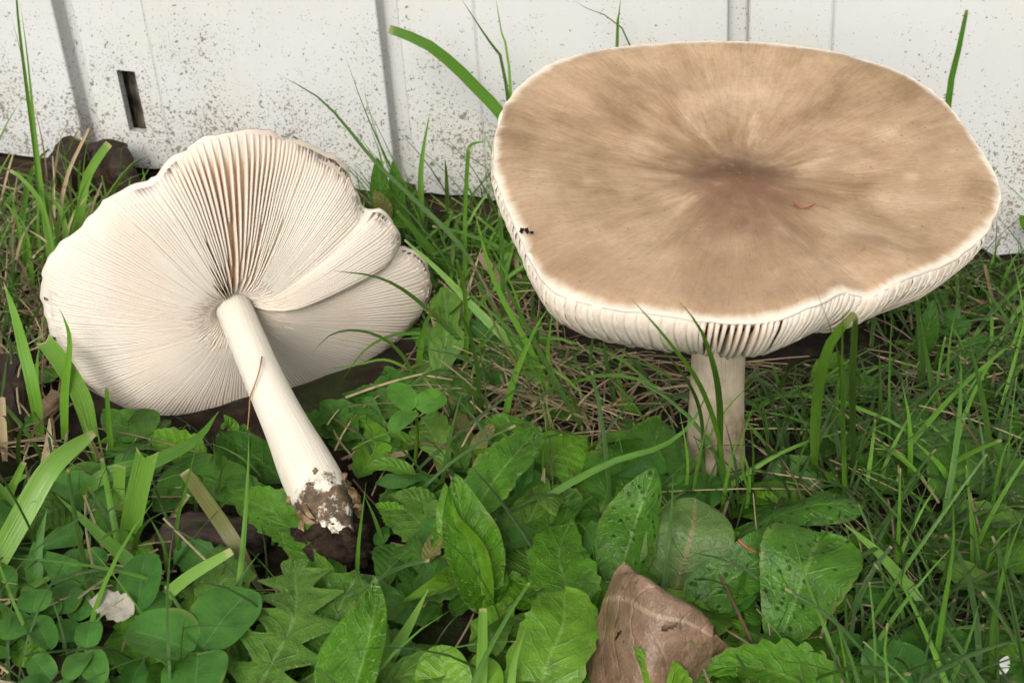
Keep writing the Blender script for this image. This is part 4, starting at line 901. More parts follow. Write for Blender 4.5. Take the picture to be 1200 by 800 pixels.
leaf([(275, 850, .5), (310, 790, 1.0), (345, 720, 1.3), (345, 655, 1.2)], 128, 'greyhairy', p4, kind='oblong', lobes=(6.5, .66), cup=.08, und=.06, hairs=560, hlen=.11, nu=120, nv=15, face=.2)
leaf([(405, 850, .3), (420, 790, 1.2), (436, 730, 1.9), (441, 676, 2.2)], 84, 'hairy', p4, kind='lance', cup=.35, fold=.3, roll=.3, hairs=620, hlen=.13, nu=56)
leaf([(420, 860, .3), (395, 780, .8), (395, 720, 1.1), (420, 670, 1.2)], 104, 'greyhairy', p4, kind='oblong', lobes=(5.0, .6), hairs=320, hlen=.12, nu=100, face=.2)
leaf([(450, 840, .2), (440, 770, .7), (395, 690, 1.0), (365, 640, 1.0)], 60, 'hairy', p4, kind='lance', lobes=(4.0, .5), hairs=160, nu=60)
p5 = plant('seedling', 'smooth rounded pale seedling at bottom left of centre', (530, 830))
leaf([(530, 850, .4), (520, 800, .8), (518, 755, 1.2)], 68, 'bright', p5, kind='oblong', cup=.1, puck=.01)
leaf([(545, 850, .4), (565, 800, .8), (560, 765, .9)], 60, 'bright', p5, kind='ovate', roll=.3)
leaf([(505, 820, .2), (490, 800, .4), (478, 790, .4)], 26, 'bright', p5, kind='ovate')
p6 = plant('broadleaf_weed', 'crowded weed leaves left of the curled brown leaf', (640, 790))
leaf([(625, 850, .3), (640, 780, .9), (660, 730, 1.2), (662, 690, 1.2)], 92, 'bright', p6, kind='oblong', cup=.1, und=.1, teeth=(7, .12), hairs=80)
leaf([(690, 740, .2), (670, 700, .7), (655, 650, 1.0), (668, 610, 1.0)], 78, 'hairy', p6, kind='ovate', und=.1, teeth=(8, .16), hairs=160)
leaf([(640, 720, .2), (625, 670, .5), (612, 620, .7), (622, 585, .7)], 72, 'greyhairy', p6, kind='oblong', und=.08, teeth=(8, .14), hairs=100)
leaf([(600, 760, .2), (575, 745, .5), (600, 700, .7)], 50, 'hairy', p6, kind='ovate', teeth=(6, .2), hairs=60)
leaf([(690, 760, .1), (700, 720, .4), (690, 680, .6)], 54, 'hairy', p6, kind='ovate', hairs=120)
p7 = plant('lobed_weed', 'slim lobed weed leaf standing right of the fallen cap', (520, 470))
leaf([(512, 475, .1), (516, 430, .8), (524, 385, 1.5), (520, 335, 2.0)], 52, 'greyhairy', p7, kind='oblong', lobes=(3.0, .5), face=.7, nu=60)
leaf([(545, 500, .2), (535, 480, .5), (520, 470, .7)], 40, 'oldleaf', p7, kind='ovate', teeth=(5, .3))
leaf([(520, 470, .2), (545, 455, .6), (565, 448, .8)], 24, 'bright', p7, kind='lance')
leaf([(525, 560, .1), (530, 520, .4), (545, 485, .6)], 44, 'oldleaf', p7, kind='ovate', teeth=(5, .2))
p8 = plant('broadleaf_weed', 'flat spotted broad leaves spread in the lawn corner', (1150, 590))
leaf([(1215, 600, .2), (1150, 545, .7), (1100, 520, .9), (1050, 500, .9)], 100, 'dimple', p8, kind='oblong', cup=.06, und=.06, face=.1)
leaf([(1050, 580, .2), (1040, 555, .4), (1000, 535, .5)], 70, 'dark', p8, kind='ovate', face=.1)
leaf([(1200, 640, .2), (1190, 590, .5), (1180, 560, .6), (1215, 540, .6)], 70, 'dimple', p8, kind='ovate', face=.2)
leaf([(1090, 640, .2), (1120, 640, .5), (1170, 690, .6), (1215, 720, .5)], 66, 'dark', p8, kind='ovate', face=.3)
leaf([(1110, 630, .2), (1100, 650, .4), (1098, 672, .4)], 40, 'dark', p8, kind='ovate')
p9 = plant('round_leaf_weed', 'scalloped round leaves at the bottom of the lawn corner', (1090, 800))
for (c0, c1, wq, mt) in [((1035, 810, .4), (1060, 752, .9), 78, 'clover'), ((1085, 820, .3), (1118, 735, .7), 104, 'dark'), ((1140, 800, .3), (1165, 735, .6), 66, 'dark'), ((1110, 835, .4), (1128, 770, .8), 76, 'clover'), ((1012, 815, .2), (1000, 770, .4), 50, 'bright')]:
    leaf([c0, tuple((np.array(c0) + np.array(c1)) / 2 + np.array([0, 0, .1])), c1], wq, mt, p9, kind='round', cup=.12, teeth=(16, .07), hairs=60, hlen=.07)
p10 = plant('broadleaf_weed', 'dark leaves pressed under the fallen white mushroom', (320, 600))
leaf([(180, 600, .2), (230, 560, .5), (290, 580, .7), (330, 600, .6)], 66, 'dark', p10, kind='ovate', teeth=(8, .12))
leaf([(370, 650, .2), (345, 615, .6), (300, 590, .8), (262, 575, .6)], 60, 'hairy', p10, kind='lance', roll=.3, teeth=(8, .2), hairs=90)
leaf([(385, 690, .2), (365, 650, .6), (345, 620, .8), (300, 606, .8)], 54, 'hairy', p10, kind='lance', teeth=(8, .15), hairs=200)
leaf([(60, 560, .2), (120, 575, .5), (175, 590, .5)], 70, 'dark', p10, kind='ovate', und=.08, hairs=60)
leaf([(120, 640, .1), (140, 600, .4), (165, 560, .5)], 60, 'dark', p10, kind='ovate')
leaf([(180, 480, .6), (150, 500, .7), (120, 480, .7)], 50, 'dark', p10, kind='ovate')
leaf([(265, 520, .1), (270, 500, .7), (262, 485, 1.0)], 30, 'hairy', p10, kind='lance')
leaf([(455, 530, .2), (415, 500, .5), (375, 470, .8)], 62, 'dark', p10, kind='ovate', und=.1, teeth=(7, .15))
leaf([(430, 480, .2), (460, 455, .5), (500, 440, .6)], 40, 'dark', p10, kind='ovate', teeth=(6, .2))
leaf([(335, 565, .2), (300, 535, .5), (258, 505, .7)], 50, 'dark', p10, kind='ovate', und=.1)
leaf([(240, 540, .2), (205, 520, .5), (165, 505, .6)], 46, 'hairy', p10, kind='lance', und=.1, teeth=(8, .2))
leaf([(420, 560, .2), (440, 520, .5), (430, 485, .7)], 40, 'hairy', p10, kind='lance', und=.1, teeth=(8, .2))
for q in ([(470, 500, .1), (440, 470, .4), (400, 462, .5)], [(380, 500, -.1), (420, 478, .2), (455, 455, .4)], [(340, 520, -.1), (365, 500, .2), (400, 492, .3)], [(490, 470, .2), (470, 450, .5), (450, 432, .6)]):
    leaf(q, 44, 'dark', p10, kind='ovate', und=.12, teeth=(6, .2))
p11 = plant('seedling', 'small dark rounded seedling leaves against the wall beside the cap', (448, 235))
leaf([(452, 262, 0, 33.2), (446, 225, 0, 33.2), (442, 184, 0, 33.4)], 26, 'dark', p11, kind='ovate', face=.9)
leaf([(468, 270, 0, 33.2), (465, 230, 0, 33.3), (460, 188, 0, 33.5)], 20, 'dark', p11, kind='ovate', face=.8)
leaf([(455, 258, 0, 33), (448, 240, 0, 33), (438, 222, 0, 33.1)], 20, 'oldleaf', p11, kind='ovate', face=.9)
p12 = plant('round_leaf_weed', 'blurred round leaves among litter under the standing cap', (1130, 430))
for a in [((1110, 430, .3), (1165, 392, 1.0), 34), ((1115, 470, .3), (1160, 440, .7), 50), ((1060, 500, .2), (1095, 470, .5), 48), ((1080, 420, .6), (1095, 350, 2.2), 26), ((1000, 460, .3), (1030, 445, .6), 40)]:
    leaf([a[0], tuple((np.array(a[0]) + np.array(a[1])) / 2 + np.array([0, 0, .1])), a[1]], a[2], 'dark', p12, kind='ovate', face=.3)
for lab, mid, wq, mt, kw in [
    ('small toothed leaf tip poking over the curled brown leaf', [(800, 840, .6), (775, 795, 1.4), (742, 757, 2.0)], 62, 'bright', dict(kind='lance', teeth=(9, .1), hairs=80, roll=.3)),
    ('small leaf lobe right of the muddy stem foot', [(470, 620, .3), (458, 600, .6), (440, 590, .7)], 30, 'hairy', dict(kind='ovate', teeth=(6, .2))),
    ('pale rounded leaf between stem foot and folded leaf', [(515, 600, .5), (490, 585, .8), (460, 580, .9)], 34, 'greyhairy', dict(kind='ovate', teeth=(7, .15), hairs=40)),
    ('grey green leaf left of the folded leaf', [(520, 640, .3), (485, 605, .6), (455, 580, .6)], 66, 'greyhairy', dict(kind='ovate', teeth=(8, .15), hairs=90)),
    ('tongue shaped leaf on the litter behind the folded leaf', [(490, 560, .3), (460, 545, .6), (432, 545, .6)], 22, 'bright', dict(kind='oblong')),
    ('toothed leaf above the big clover at bottom', [(205, 740, .2), (225, 715, .5), (250, 700, .6)], 34, 'bright', dict(kind='ovate', teeth=(6, .2))),
    ('small leaf tucked beside the muddy stem foot', [(400, 690, .2), (385, 672, .4), (366, 664, .4)], 40, 'hairy', dict(kind='ovate', teeth=(7, .2), hairs=80)),
    ('red tipped leaf stub beneath the folded hairy leaf', [(512, 665, .5), (505, 650, .8), (512, 625, 1.0)], 22, 'oldleaf', dict(kind='oblong')),
    ('orange brown withered leaf tip behind the toothed leaf', [(552, 545, .3), (562, 520, .8), (578, 497, 1.1)], 20, 'oldleaf', dict(kind='oblong')),
    ('tiny round leaf in the litter under the left blades', [(24, 500, .2), (30, 492, .4), (34, 484, .4)], 20, 'clover', dict(kind='round')),
    ('fresh green leaf tip at the right border against the wall', [(1215, 275, 0, 33.5), (1203, 262, 0, 33.4), (1194, 252, 0, 33.3)], 16, 'bright', dict(kind='ovate', face=.9))]:
    tag(leaf(mid, wq, mt, None, 'leaf', **kw), lab, 'leaf')

# ------------------------------------------------------------------ clovers
def clover(label, cen, tips, wq, root=None, mats=None, droplets=(), face=.3):
    t = empty('clover', G(cen[0], cen[1], 0)); tag(t, label, 'clover', 'clover leaves')
    C = G(*cen)
    for k, tp in enumerate(tips):
        mt = (mats or ['clover'] * 3)[k]; wk = (tp[3] if len(tp) > 3 else wq) * rng.uniform(.86, 1.06); P1 = G(*tp[:3]); hw = px2cm(wk, P1) / 2; _seed[0] += 1.37
        V, f, lc = leaf_geo([C + (P1 - C) * .06, C + (P1 - C) * .5 + np.array([0, 0, .06]), P1], hw * (.8 if mt == 'dryclover' else 1), kind='ovate' if mt == 'dryclover' else 'clover', cup=rng.uniform(.08, .26), und=.25 if mt == 'dryclover' else .03, teeth=(7, .25) if mt == 'dryclover' else None, seed=_seed[0], notch=.16, nu=26, nv=13, face=face, puck=.006, roll=rng.uniform(-.3, .3))
        o = obj('leaflet', V, f, M[mt], t, lc)
    R = G(*(root or (cen[0] + 6, cen[1] + 40, 0))); stalk([R, (R + C) / 2 + np.array([.05, 0, .15]), C], .05, .035, 'bright', t)
    for (dx, dy, dz, rd) in droplets:
        P = G(dx, dy, dz); v = []
        for a in np.linspace(0, math.pi / 2, 6):
            for b in np.linspace(0, 2 * math.pi, 12, endpoint=False): v.append(P + rd * np.array([math.cos(a) * math.cos(b), math.cos(a) * math.sin(b), .6 * math.sin(a)]))
        obj('water_drop', v, [(i * 12 + k, i * 12 + (k + 1) % 12, (i + 1) * 12 + (k + 1) % 12, (i + 1) * 12 + k) for i in range(5) for k in range(12)], M['water'], t)
clover('clover leaf with water drops between the mushrooms', (487, 481, 2.1), [(456, 451, 2.25), (522, 464, 2.2), (458, 508, 2.05)], 31, (486, 545, 0), ['freshclover'] * 3, droplets=((468, 497, 2.17, .05), (480, 496, 2.16, .035), (501, 474, 2.26, .03)))
clover('largest clover leaf at the bottom edge', (232, 764, 1.3), [(150, 736, 1.5), (292, 690, 1.5), (228, 822, 1.2)], 80, (240, 830, 0))
clover('clover with one withered grey leaflet at left', (160, 722, 1.1), [(170, 648, 1.4, 50), (104, 702, 1.2, 44), (200, 700, 1.0, 30)], 44, None, ['clover', 'dryclover', 'clover'])
clover('small clover with oval leaflets in the bottom left corner', (38, 720, .8), [(4, 750, .9), (46, 690, .9), (60, 762, .8)], 38)
clover('small clover nearest the bottom left edge', (62, 800, .9), [(38, 770, 1.0), (20, 815, 1.0), (80, 826, .9)], 34)
clover('bright small clover left of the largest clover', (101, 762, 1.1), [(80, 798, 1.1), (120, 802, 1.1), (108, 728, 1.2)], 34)
clover('dark bluish clover under the lance shaped leaf', (70, 722, .5), [(52, 690, .6), (86, 686, .6), (40, 712, .5)], 36)
clover('dull clover beneath the withered leaflet', (95, 730, .4), [(70, 752, .5), (96, 690, .5), (112, 752, .5)], 34)
clover('half hidden clover behind the tilted blades at left', (108, 664, .4), [(76, 648, .5), (124, 645, .6), (110, 690, .5)], 34)
clover('small clover at the left border', (2, 660, .5), [(-22, 650, .5), (12, 690, .5), (4, 630, .6)], 30)

# ------------------------------------------------------------------ dead leaves, bark, clod, scraps
def patch(ctrl, nu, nv, crumple=0.05, seed=0.0, freq=1.6):
    P = np.array([[G(*q) if len(q) == 3 else W(q[0], q[1], q[3]) for q in row] for row in ctrl])
    A = np.array([crom(P[i], nv) for i in range(len(P))]); Bg = np.array([crom(A[:, j], nu) for j in range(nv)]).transpose(1, 0, 2)
    du = np.gradient(Bg, axis=0); dv = np.gradient(Bg, axis=1); N = np.cross(du, dv); N /= np.linalg.norm(N, axis=2)[:, :, None] + 1e-9
    q = fbm(Bg.reshape(-1, 3) * freq + seed, 4).reshape(nu, nv); rid = np.abs(fbm(Bg.reshape(-1, 3) * freq * .7 + seed + 9, 2)).reshape(nu, nv)
    Bg = Bg + N * (crumple * (q - 1.2 * rid))[:, :, None]
    lc = np.zeros((nu, nv, 3)); lc[:, :, 0] = np.linspace(0, 1, nu)[:, None]; lc[:, :, 1] = np.linspace(-1, 1, nv)[None]; lc[:, :, 2] = .35
    return Bg, lc
def curled_leaf():
    root = empty('curled_leaf', G(770, 800, 0)); tag(root, 'curled dry brown leaf standing among the weeds at bottom', 'leaf')
    ctrl = [[(676, 850, .0), (688, 772, .6), (703, 712, 1.5), (722, 668, 2.3), (737, 661, 2.4), (748, 690, 1.2)],
            [(705, 865, .2), (716, 790, 1.1), (726, 728, 1.9), (737, 684, 2.5), (752, 674, 2.6), (768, 700, 1.2)],
            [(748, 860, .4), (754, 800, 1.4), (760, 750, 2.0), (770, 708, 2.5), (783, 694, 2.5), (795, 715, 1.3)],
            [(785, 840, .5), (792, 798, 1.2), (797, 762, 1.8), (804, 726, 2.3), (812, 711, 2.3), (822, 730, 1.2)],
            [(812, 800, .5), (826, 785, .9), (832, 762, 1.5), (834, 745, 1.9), (836, 733, 1.9), (842, 745, 1.0)]]
    nu, nv = 130, 100; Bg, lc = patch(ctrl, nu, nv, .038, 2.0, 1.15)
    px = np.array([pixel(q) for q in Bg.reshape(-1, 3)]).reshape(nu, nv, 2)
    def inhole(i, j):
        x, y = px[i, j]
        for (cx, cy, rx, ry, a) in ((783, 735, 9, 4.5, -.35), (724, 744, 1.6, 6, .6)):
            dx, dy = x - cx, y - cy; X = dx * math.cos(a) + dy * math.sin(a); Y = -dx * math.sin(a) + dy * math.cos(a)
            if (X / rx) ** 2 + (Y / ry) ** 2 < 1 + .4 * vnoise([[x * .3, y * .3, 0]])[0] and j < nv * .72: return True
        return False
    f = [(i * nv + j, (i + 1) * nv + j, (i + 1) * nv + j + 1, i * nv + j + 1) for i in range(nu - 1) for j in range(nv - 1) if not inhole(i, j)]
    f = [q for q in f]
    obj('blade', Bg.reshape(-1, 3), f, M['dead'], root, lc.reshape(-1, 3))
    B3, l3 = patch([[(795, 708, 2.0), (806, 752, 1.3), (800, 806, .4)], [(828, 732, 1.6), (834, 768, .9), (826, 808, .2)], [(850, 753, 1.1), (848, 778, .6), (838, 806, .1)], [(869, 767, .7), (862, 781, .4), (850, 800, .05)]], 40, 30, .05, 11.0, 2.2)
    obj('rolled_end', B3.reshape(-1, 3), grid_faces(40, 30), M['dead'], root, l3.reshape(-1, 3))
    # inner layer of the rolled leaf, seen through the tears
    B2, l2 = patch([[(q[0] + 3, q[1] + 6, max(q[2] - .22, -.1)) for q in row] for row in ctrl], 40, 30, .06, 7.0)
    obj('inner_fold', B2.reshape(-1, 3), grid_faces(40, 30), M['dead'], root, l2.reshape(-1, 3))
curled_leaf()
def dark_leaf():
    y0 = 37.2
    ctrl = [[(64, 172, 0, y0), (62, 198, 0, y0 - .5), (66, 240, 0, y0 - 1)], [(82, 165, 0, y0 + .3), (78, 192, 0, y0 - .6), (84, 245, 0, y0 - 1.4)], [(110, 167, 0, y0 + .2), (112, 195, 0, y0 - .1), (108, 245, 0, y0 - .8)],
            [(142, 166, 0, y0 + .1), (146, 196, 0, y0 - .9), (142, 245, 0, y0 - 1.6)], [(150, 170, 0, y0 - .2), (160, 200, 0, y0 - .9), (185, 240, 0, y0 - 1.5)]]
    B, lc = patch(ctrl, 60, 44, .24, 4.0, 1.1); tag(obj('curled_leaf', B.reshape(-1, 3), grid_faces(60, 44), M['darkdead'], None, lc.reshape(-1, 3)), 'dark brown dead leaf at the wall foot behind the fallen cap', 'leaf')
    ctrl = [[(-12, 415, .6), (-8, 450, .7), (-10, 520, .1)], [(8, 414, .9), (12, 450, 1.0), (5, 525, .2)], [(25, 420, .8), (30, 455, .8), (18, 520, .1)], [(40, 440, .3), (46, 465, .3), (34, 505, .0)]]
    B, lc = patch(ctrl, 30, 24, .10, 6.0); tag(obj('curled_leaf', B.reshape(-1, 3), grid_faces(30, 24), M['darkdead'], None, lc.reshape(-1, 3)), 'purplish dark dead leaf at the left border', 'leaf')
    ctrl = [[(38, 478, .3), (45, 470, .5), (60, 455, .5)], [(42, 490, .3), (55, 480, .6), (72, 462, .5)], [(50, 500, .2), (62, 490, .4), (75, 475, .3)]]
    B, lc = patch(ctrl, 16, 16, .06, 8.0); tag(obj('leaf_scrap', B.reshape(-1, 3), grid_faces(16, 16), M['dead'], None, lc.reshape(-1, 3)), 'reddish brown leaf scrap beside the dark pointed blade', 'leaf')
    ctrl = [[(700, 480, .3), (740, 475, .4), (770, 488, .2)], [(690, 505, .2), (730, 500, .4), (765, 510, .2)]]
dark_leaf()
def bark():
    a, b = G(180, 640, .1), G(318, 628, .2); ax = b - a; n, m = 44, 22; v = []; lc = []
    side = unit(np.cross(ax, [0, 0, 1])); up = np.array([0, 0, 1.0])
    for i in range(n):
        u = i / (n - 1); r = (.62 + .1 * math.sin(u * 5)) * min(1, (u * 7) ** .5, ((1 - u) * 7) ** .5 + .05)
        for k in range(m):
            t = 2 * math.pi * k / m; d = side * math.cos(t) + up * math.sin(t) * .75; p = a + ax * u + d * r
            v.append(p + d * (.16 * fbm([[u * 1.5, math.cos(t) * 2.5, math.sin(t) * 2.5]], 4)[0] + .05 * fbm([[u * 9, t * 4, 0]], 2)[0])); lc.append((u, t, 0))
    f = [(i * m + k, i * m + (k + 1) % m, (i + 1) * m + (k + 1) % m, (i + 1) * m + k) for i in range(n - 1) for k in range(m)]
    tag(obj('bark_chunk', v, f, M['bark'], None, lc), 'dark bark chunk lying left of the white stem', 'bark')
bark()
def thread(pts, r, mat, name, label, cat):
    v, f, lc = stalk_geo(pts, r, r * .6, 18, 6); tag(obj(name, v, f, M[mat], None, lc), label, cat)
sd1 = unit(np.cross(LAX, [0, 0, 1])); upv = np.cross(sd1, LAX); tc = to_cam(LP0)
def on_stem(px, py, gap=.03):
    best = min(LSTEM, key=lambda q: (pixel(q)[0] - px) ** 2 + (pixel(q)[1] - py) ** 2); r = .50; off = px2cm(math.hypot(pixel(best)[0] - px, pixel(best)[1] - py), best)
    d = unit(ray(px, py)); D = np.dot(best - CAM, d) - 1.45 * math.sqrt(max(r * r - off * off, .01)) - gap; return CAM + d * D
thread([on_stem(307, 418), on_stem(304, 434), on_stem(298, 452), on_stem(293, 466), on_stem(292, 482, .06), on_stem(290, 503, .10)], .020, 'thread', 'rootlet', 'thin brown rootlet draped over the white stem', 'rootlet')
def on_cap(px, py, lift): return PL(px, py, CAPC + CAPM * lift, CAPM)
thread([on_cap(931, 239, -.36), on_cap(938, 243, -.33), on_cap(947, 243, -.33), on_cap(955, 239, -.32)], .024, 'redbrown', 'needle_scrap', 'tiny curved red brown scrap lying on the brown cap', 'debris')
def crumb(px, py, lift, r, label):
    P = on_cap(px, py, lift); bb = Buf()
    for k in range(16):
        c = P + np.array([rng.uniform(-1, 1) * r * 1.8, rng.uniform(-1, 1) * r * 1.5, rng.uniform(0, 1.4) * r]); v = []
        for a in np.linspace(0, math.pi, 5):
            for b in np.linspace(0, 2 * math.pi, 7, endpoint=False): v.append(c + r * rng.uniform(.2, .6) * np.array([math.sin(a) * math.cos(b), math.sin(a) * math.sin(b), math.cos(a)]))
        bb.add(v, [(i * 7 + q, i * 7 + (q + 1) % 7, (i + 1) * 7 + (q + 1) % 7, (i + 1) * 7 + q) for i in range(4) for q in range(7)])
    o = bb.build('soil_crumb', M['clod']); tag(o, label, 'debris')
crumb(617, 273, .03, .06, 'dark soil crumb on the brown cap edge')
thread([G(865, 632, 2.0), G(874, 640, 1.9), G(886, 647, 1.8)], .035, 'redbrown', 'bud_scale', 'small reddish scale lying on the dimpled leaf', 'debris')
pt = plant('petal', 'small white petal scraps near the bottom right corner', (1180, 785), 'petal')
leaf([(1172, 792, .6), (1176, 780, .7), (1181, 768, .7)], 13, 'clover', pt, kind='ovate', und=0, puck=0).data.materials[0] = M['petal']
leaf([(1175, 790, .6), (1186, 796, .6), (1196, 799, .6)], 8, 'clover', pt, kind='lance').data.materials[0] = M['petal']

# ------------------------------------------------------------------ uncountable grass, straw and ground cover
CAPR = CAPC
def blocked(P):
    """points that would run through a mushroom, or hide one that the photograph shows free"""
    q = P - LP0; d = q @ LAX; rad = np.linalg.norm(q - np.outer(d, LAX), axis=1)
    if np.any((rad < 4.6) & (d > -2.9) & (d < .5)): return True
    u = np.clip(((P - LP0) @ LAX) / 6.0, 0, 1.05) * 6.0; ds = np.linalg.norm(P - (LP0 + np.outer(u, LAX)), axis=1)
    if np.any(ds < .95): return True
    q = P - CAPC; c = q @ CAPM; rad = np.linalg.norm(q - np.outer(c, CAPM), axis=1)
    if np.any((rad < 6.4) & (c > -3.0)): return True
    fx = G(840, 552)
    if np.any(np.hypot(P[:, 0] - fx[0] + .15, P[:, 1] - fx[1]) < 1.0): return True
    for p in P[::2]:
        x, y = pixel(p)
        if ((x - 275) / 232) ** 2 + ((y - 322) / 172) ** 2 < 1 and (p - LP0) @ LAX > -1: return True
        if 560 < x < 1185 and y < 300 + 120 * math.sqrt(max(0, 1 - ((x - 870) / 310) ** 2)) and p[1] < CAPC[1] + 6: return True
        if 250 < x < 440 and 360 < y < 660 and abs((x - 280) - (y - 372) * .45) < 40 and p[1] < 26: return True
        if 325 < x < 440 and 560 < y < 690 and p[1] < LBASE[1] + .6: return True
        w_ = (p - WP) @ WN
        if w_ < .05: return True
    return False
def zone(x, y, zs, default=0.0):
    for (a, b, c, d, v) in zs:
        if a <= x <= b and c <= y <= d: return v
    return default
def scatter(name, n, zones, lrange, wrange, mat, label, cat, up=(.75, 1.25), bend=.6, default=0.02, z0=0.0, seed=1, flat=False, cap=.7):
    r = np.random.default_rng(seed); bb = Buf(); made = 0; tries = 0
    while made < n and tries < n * 30:
        tries += 1; x = r.uniform(-21, 25); y = r.uniform(11, 36.6); px, py = pixel((x, y, 0))
        if r.random() > zone(px, py, zones, default): continue
        L = r.uniform(*lrange) * (1 if flat else r.uniform(.6, 1.1)); a = r.uniform(0, 2 * math.pi); hd = np.array([math.cos(a), math.sin(a), 0])
        th = r.uniform(*up); k = 7; P = np.empty((k, 3)); p = np.array([x, y, r.uniform(0, z0) if z0 else -.05]); bd = bend * r.uniform(.2, 1)
        wob = np.array([r.normal(), r.normal(), 0]) * .05
        for i in range(k):
            P[i] = p; d = hd * math.cos(th) + np.array([0, 0, math.sin(th)]) + wob * i; p = p + unit(d) * L / (k - 1); th -= bd / (k - 1) * 1.6
            if flat and p[2] < .06: p[2] = .06
        if blocked(P): continue
        hw = r.uniform(*wrange) / 2; T = np.gradient(P, axis=0); rr = r.random()
        S0 = unit(np.cross(hd, [0, 0, 1])) + r.normal(size=3) * .35; v = np.empty((k, 3, 3)); lc = np.empty((k, 3, 3)); cut = .5 if r.random() < cap * .5 else .05
        for i in range(k):
            t = unit(T[i]); S = unit(S0 - t * np.dot(S0, t)); N = np.cross(S, t); u = i / (k - 1); w_ = hw * (cut + (1 - cut) * (1 - u ** 2.2)) if not flat else hw
            v[i, 0] = P[i] - S * w_; v[i, 1] = P[i] + N * w_ * (.45 if not flat else .9); v[i, 2] = P[i] + S * w_; lc[i, :, 0] = u * (1 if cut > .1 else .94); lc[i, :, 1] = (-1, 0, 1); lc[i, :, 2] = rr
        bb.add(v.reshape(-1, 3), grid_faces(k, 3), lc.reshape(-1, 3)); made += 1
    o = bb.build(name, M[mat]); return tag(o, label, cat, kind='stuff')
ZG = [(-300, 130, 150, 330, .15), (400, 640, 225, 320, .9), (1040, 1500, 260, 340, 1.0), (640, 1040, 225, 330, .3), (1040, 1230, 480, 600, .45), (870, 1400, 330, 620, 1.0), (990, 1400, 620, 1000, .9), (870, 990, 560, 1000, .08), (520, 870, 300, 520, .28), (-300, 60, 200, 520, .5), (60, 180, 220, 300, .3), (380, 520, 240, 520, .18), (-300, 420, 520, 1000, .20), (420, 870, 520, 1000, .07), (180, 380, 440, 520, .1)]
scatter('grass', 430, ZG, (1.6, 4.8), (.05, .15), 'blade', 'loose green lawn grass around both mushrooms', 'grass', seed=11, up=(.8, 1.5), bend=.9)
scatter('grass', 2900, ZG, (1.2, 4.4), (.04, .14), 'darkblade', 'fine lawn grass mixed into the turf with shade painted into its colour', 'grass', seed=12, up=(.6, 1.5), bend=1.1)
scatter('grass', 130, [(520, 860, 300, 520, 1.0), (800, 1010, 470, 600, .5), (380, 520, 300, 470, .5)], (2.6, 6.2), (.10, .22), 'blade', 'long bright blades tangled between the two mushrooms', 'grass', seed=31, up=(.7, 1.45), bend=1.0, default=0.0)
scatter('grass', 330, [(-200, 180, 200, 340, 1.0), (400, 640, 235, 330, .8), (1050, 1300, 270, 360, .6)], (1.6, 4.6), (.07, .18), 'paleblade', 'yellowish grass along the foot of the wall', 'grass', seed=32, up=(.8, 1.5), bend=.8, default=0.0)
ZS = [(170, 325, 585, 660, 0), (-300, 130, 150, 330, 1.0), (520, 900, 290, 545, 1.0), (1050, 1400, 280, 480, .8), (870, 1400, 440, 1000, .25), (-300, 130, 190, 540, .9), (380, 540, 420, 560, .7), (130, 420, 500, 700, .3), (-300, 420, 540, 1000, .12)]
scatter('straw', 2300, ZS, (0.8, 3.8), (.022, .065), 'straw', 'tangled dry straw lying on the soil', 'straw', seed=13, up=(-.12, .35), bend=.3, default=.08, z0=.75, flat=True)
scatter('straw', 480, [(-200, 130, 190, 400, 1.0), (1050, 1300, 280, 400, .4), (520, 860, 300, 520, .6)], (1.3, 3.8), (.05, .12), 'straw', 'pale dry stems leaning along the foot of the wall', 'straw', seed=33, up=(.2, 1.2), bend=.5, default=0.0)
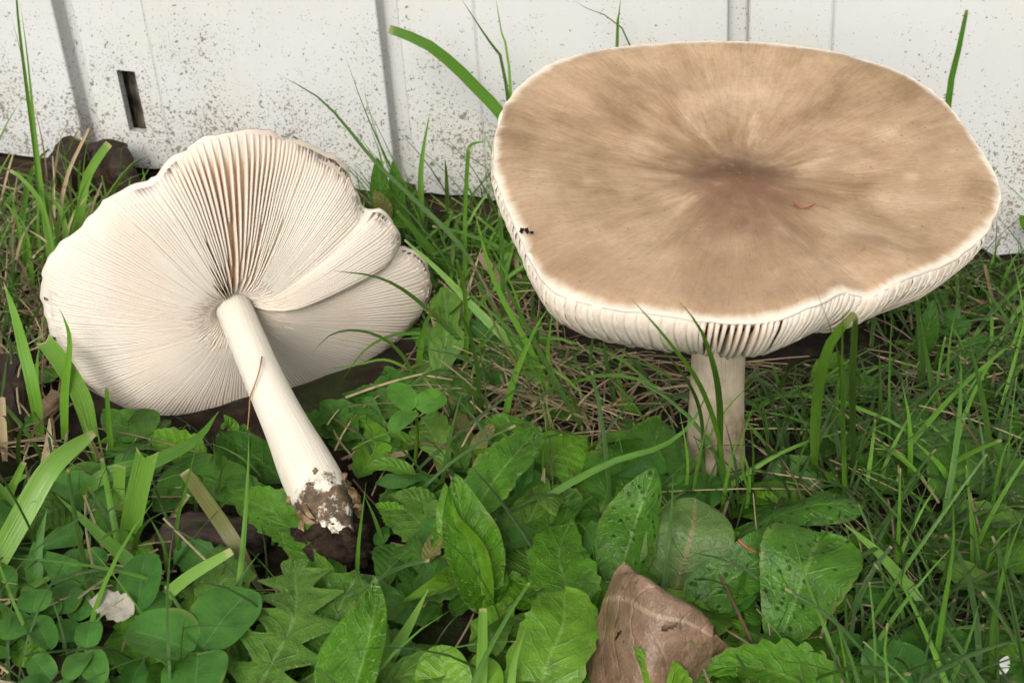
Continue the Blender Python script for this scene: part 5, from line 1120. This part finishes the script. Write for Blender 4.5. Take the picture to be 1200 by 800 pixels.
def cover(n, zones, mats, seed):
    r = np.random.default_rng(seed); bufs = {m: Buf() for m in mats}; made = 0; tries = 0
    while made < n and tries < n * 30:
        tries += 1; x = r.uniform(-20, 24); y = r.uniform(11, 35); px, py = pixel((x, y, 0))
        if r.random() > zone(px, py, zones, .03): continue
        L = r.uniform(.5, 1.7); a = r.uniform(0, 2 * math.pi); hd = np.array([math.cos(a), math.sin(a), 0]); z = r.uniform(.02, .5); tl = r.uniform(-.1, .7)
        A = np.array([x, y, z]); B_ = A + hd * L * .55 + np.array([0, 0, L * .5 * tl]); C_ = A + hd * L + np.array([0, 0, L * (tl * .7 - .1)])
        if blocked(np.array([A, B_, C_])): continue
        V, f, lc = leaf_geo([A, B_, C_], L * r.uniform(.2, .42), kind=['ovate', 'lance', 'obovate', 'oblong'][r.integers(4)], roll=r.normal() * .3, cup=r.uniform(-.2, .3), und=.1, teeth=(r.integers(5, 9), r.uniform(.05, .3)), nu=15, nv=7, face=.15, seed=r.random() * 50)
        bufs[mats[r.integers(len(mats))]].add(V, f, lc); made += 1
    for m, b in bufs.items():
        if b.n: tag(b.build('ground_cover', M[m]), {'hairy': 'low toothed weed foliage covering the soil', 'dark': 'dark weed foliage low on the soil', 'greyhairy': 'dull grey green low weed foliage', 'clover': 'low bluish green foliage under the larger leaves'}[m], 'foliage', kind='stuff')
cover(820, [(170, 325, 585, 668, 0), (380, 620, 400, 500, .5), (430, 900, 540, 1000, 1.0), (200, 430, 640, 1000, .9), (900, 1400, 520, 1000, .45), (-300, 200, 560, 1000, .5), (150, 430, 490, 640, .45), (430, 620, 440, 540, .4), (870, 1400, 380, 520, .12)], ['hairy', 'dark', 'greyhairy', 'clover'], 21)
def crumbs():
    r = np.random.default_rng(5); bb = Buf()
    for k in range(900):
        x, y = r.uniform(-18, 22), r.uniform(14, 36); s = r.uniform(.04, .2); c = np.array([x, y, float(ground_h(np.array([x]), np.array([y]))[0]) - .04])
        if blocked(c[None]): continue
        v = [c + s * np.array(d) * r.uniform(.6, 1.2) for d in ((1, 0, 0), (0, 1, 0), (-1, 0, 0), (0, -1, 0), (0, 0, .8), (0, 0, -.8))]
        bb.add(v, [(0, 1, 4), (1, 2, 4), (2, 3, 4), (3, 0, 4), (1, 0, 5), (2, 1, 5), (3, 2, 5), (0, 3, 5)])
    tag(bb.build('soil_crumbs', M['clod'], smooth=False), 'small dark soil crumbs scattered on the ground', 'soil', kind='stuff')
crumbs()
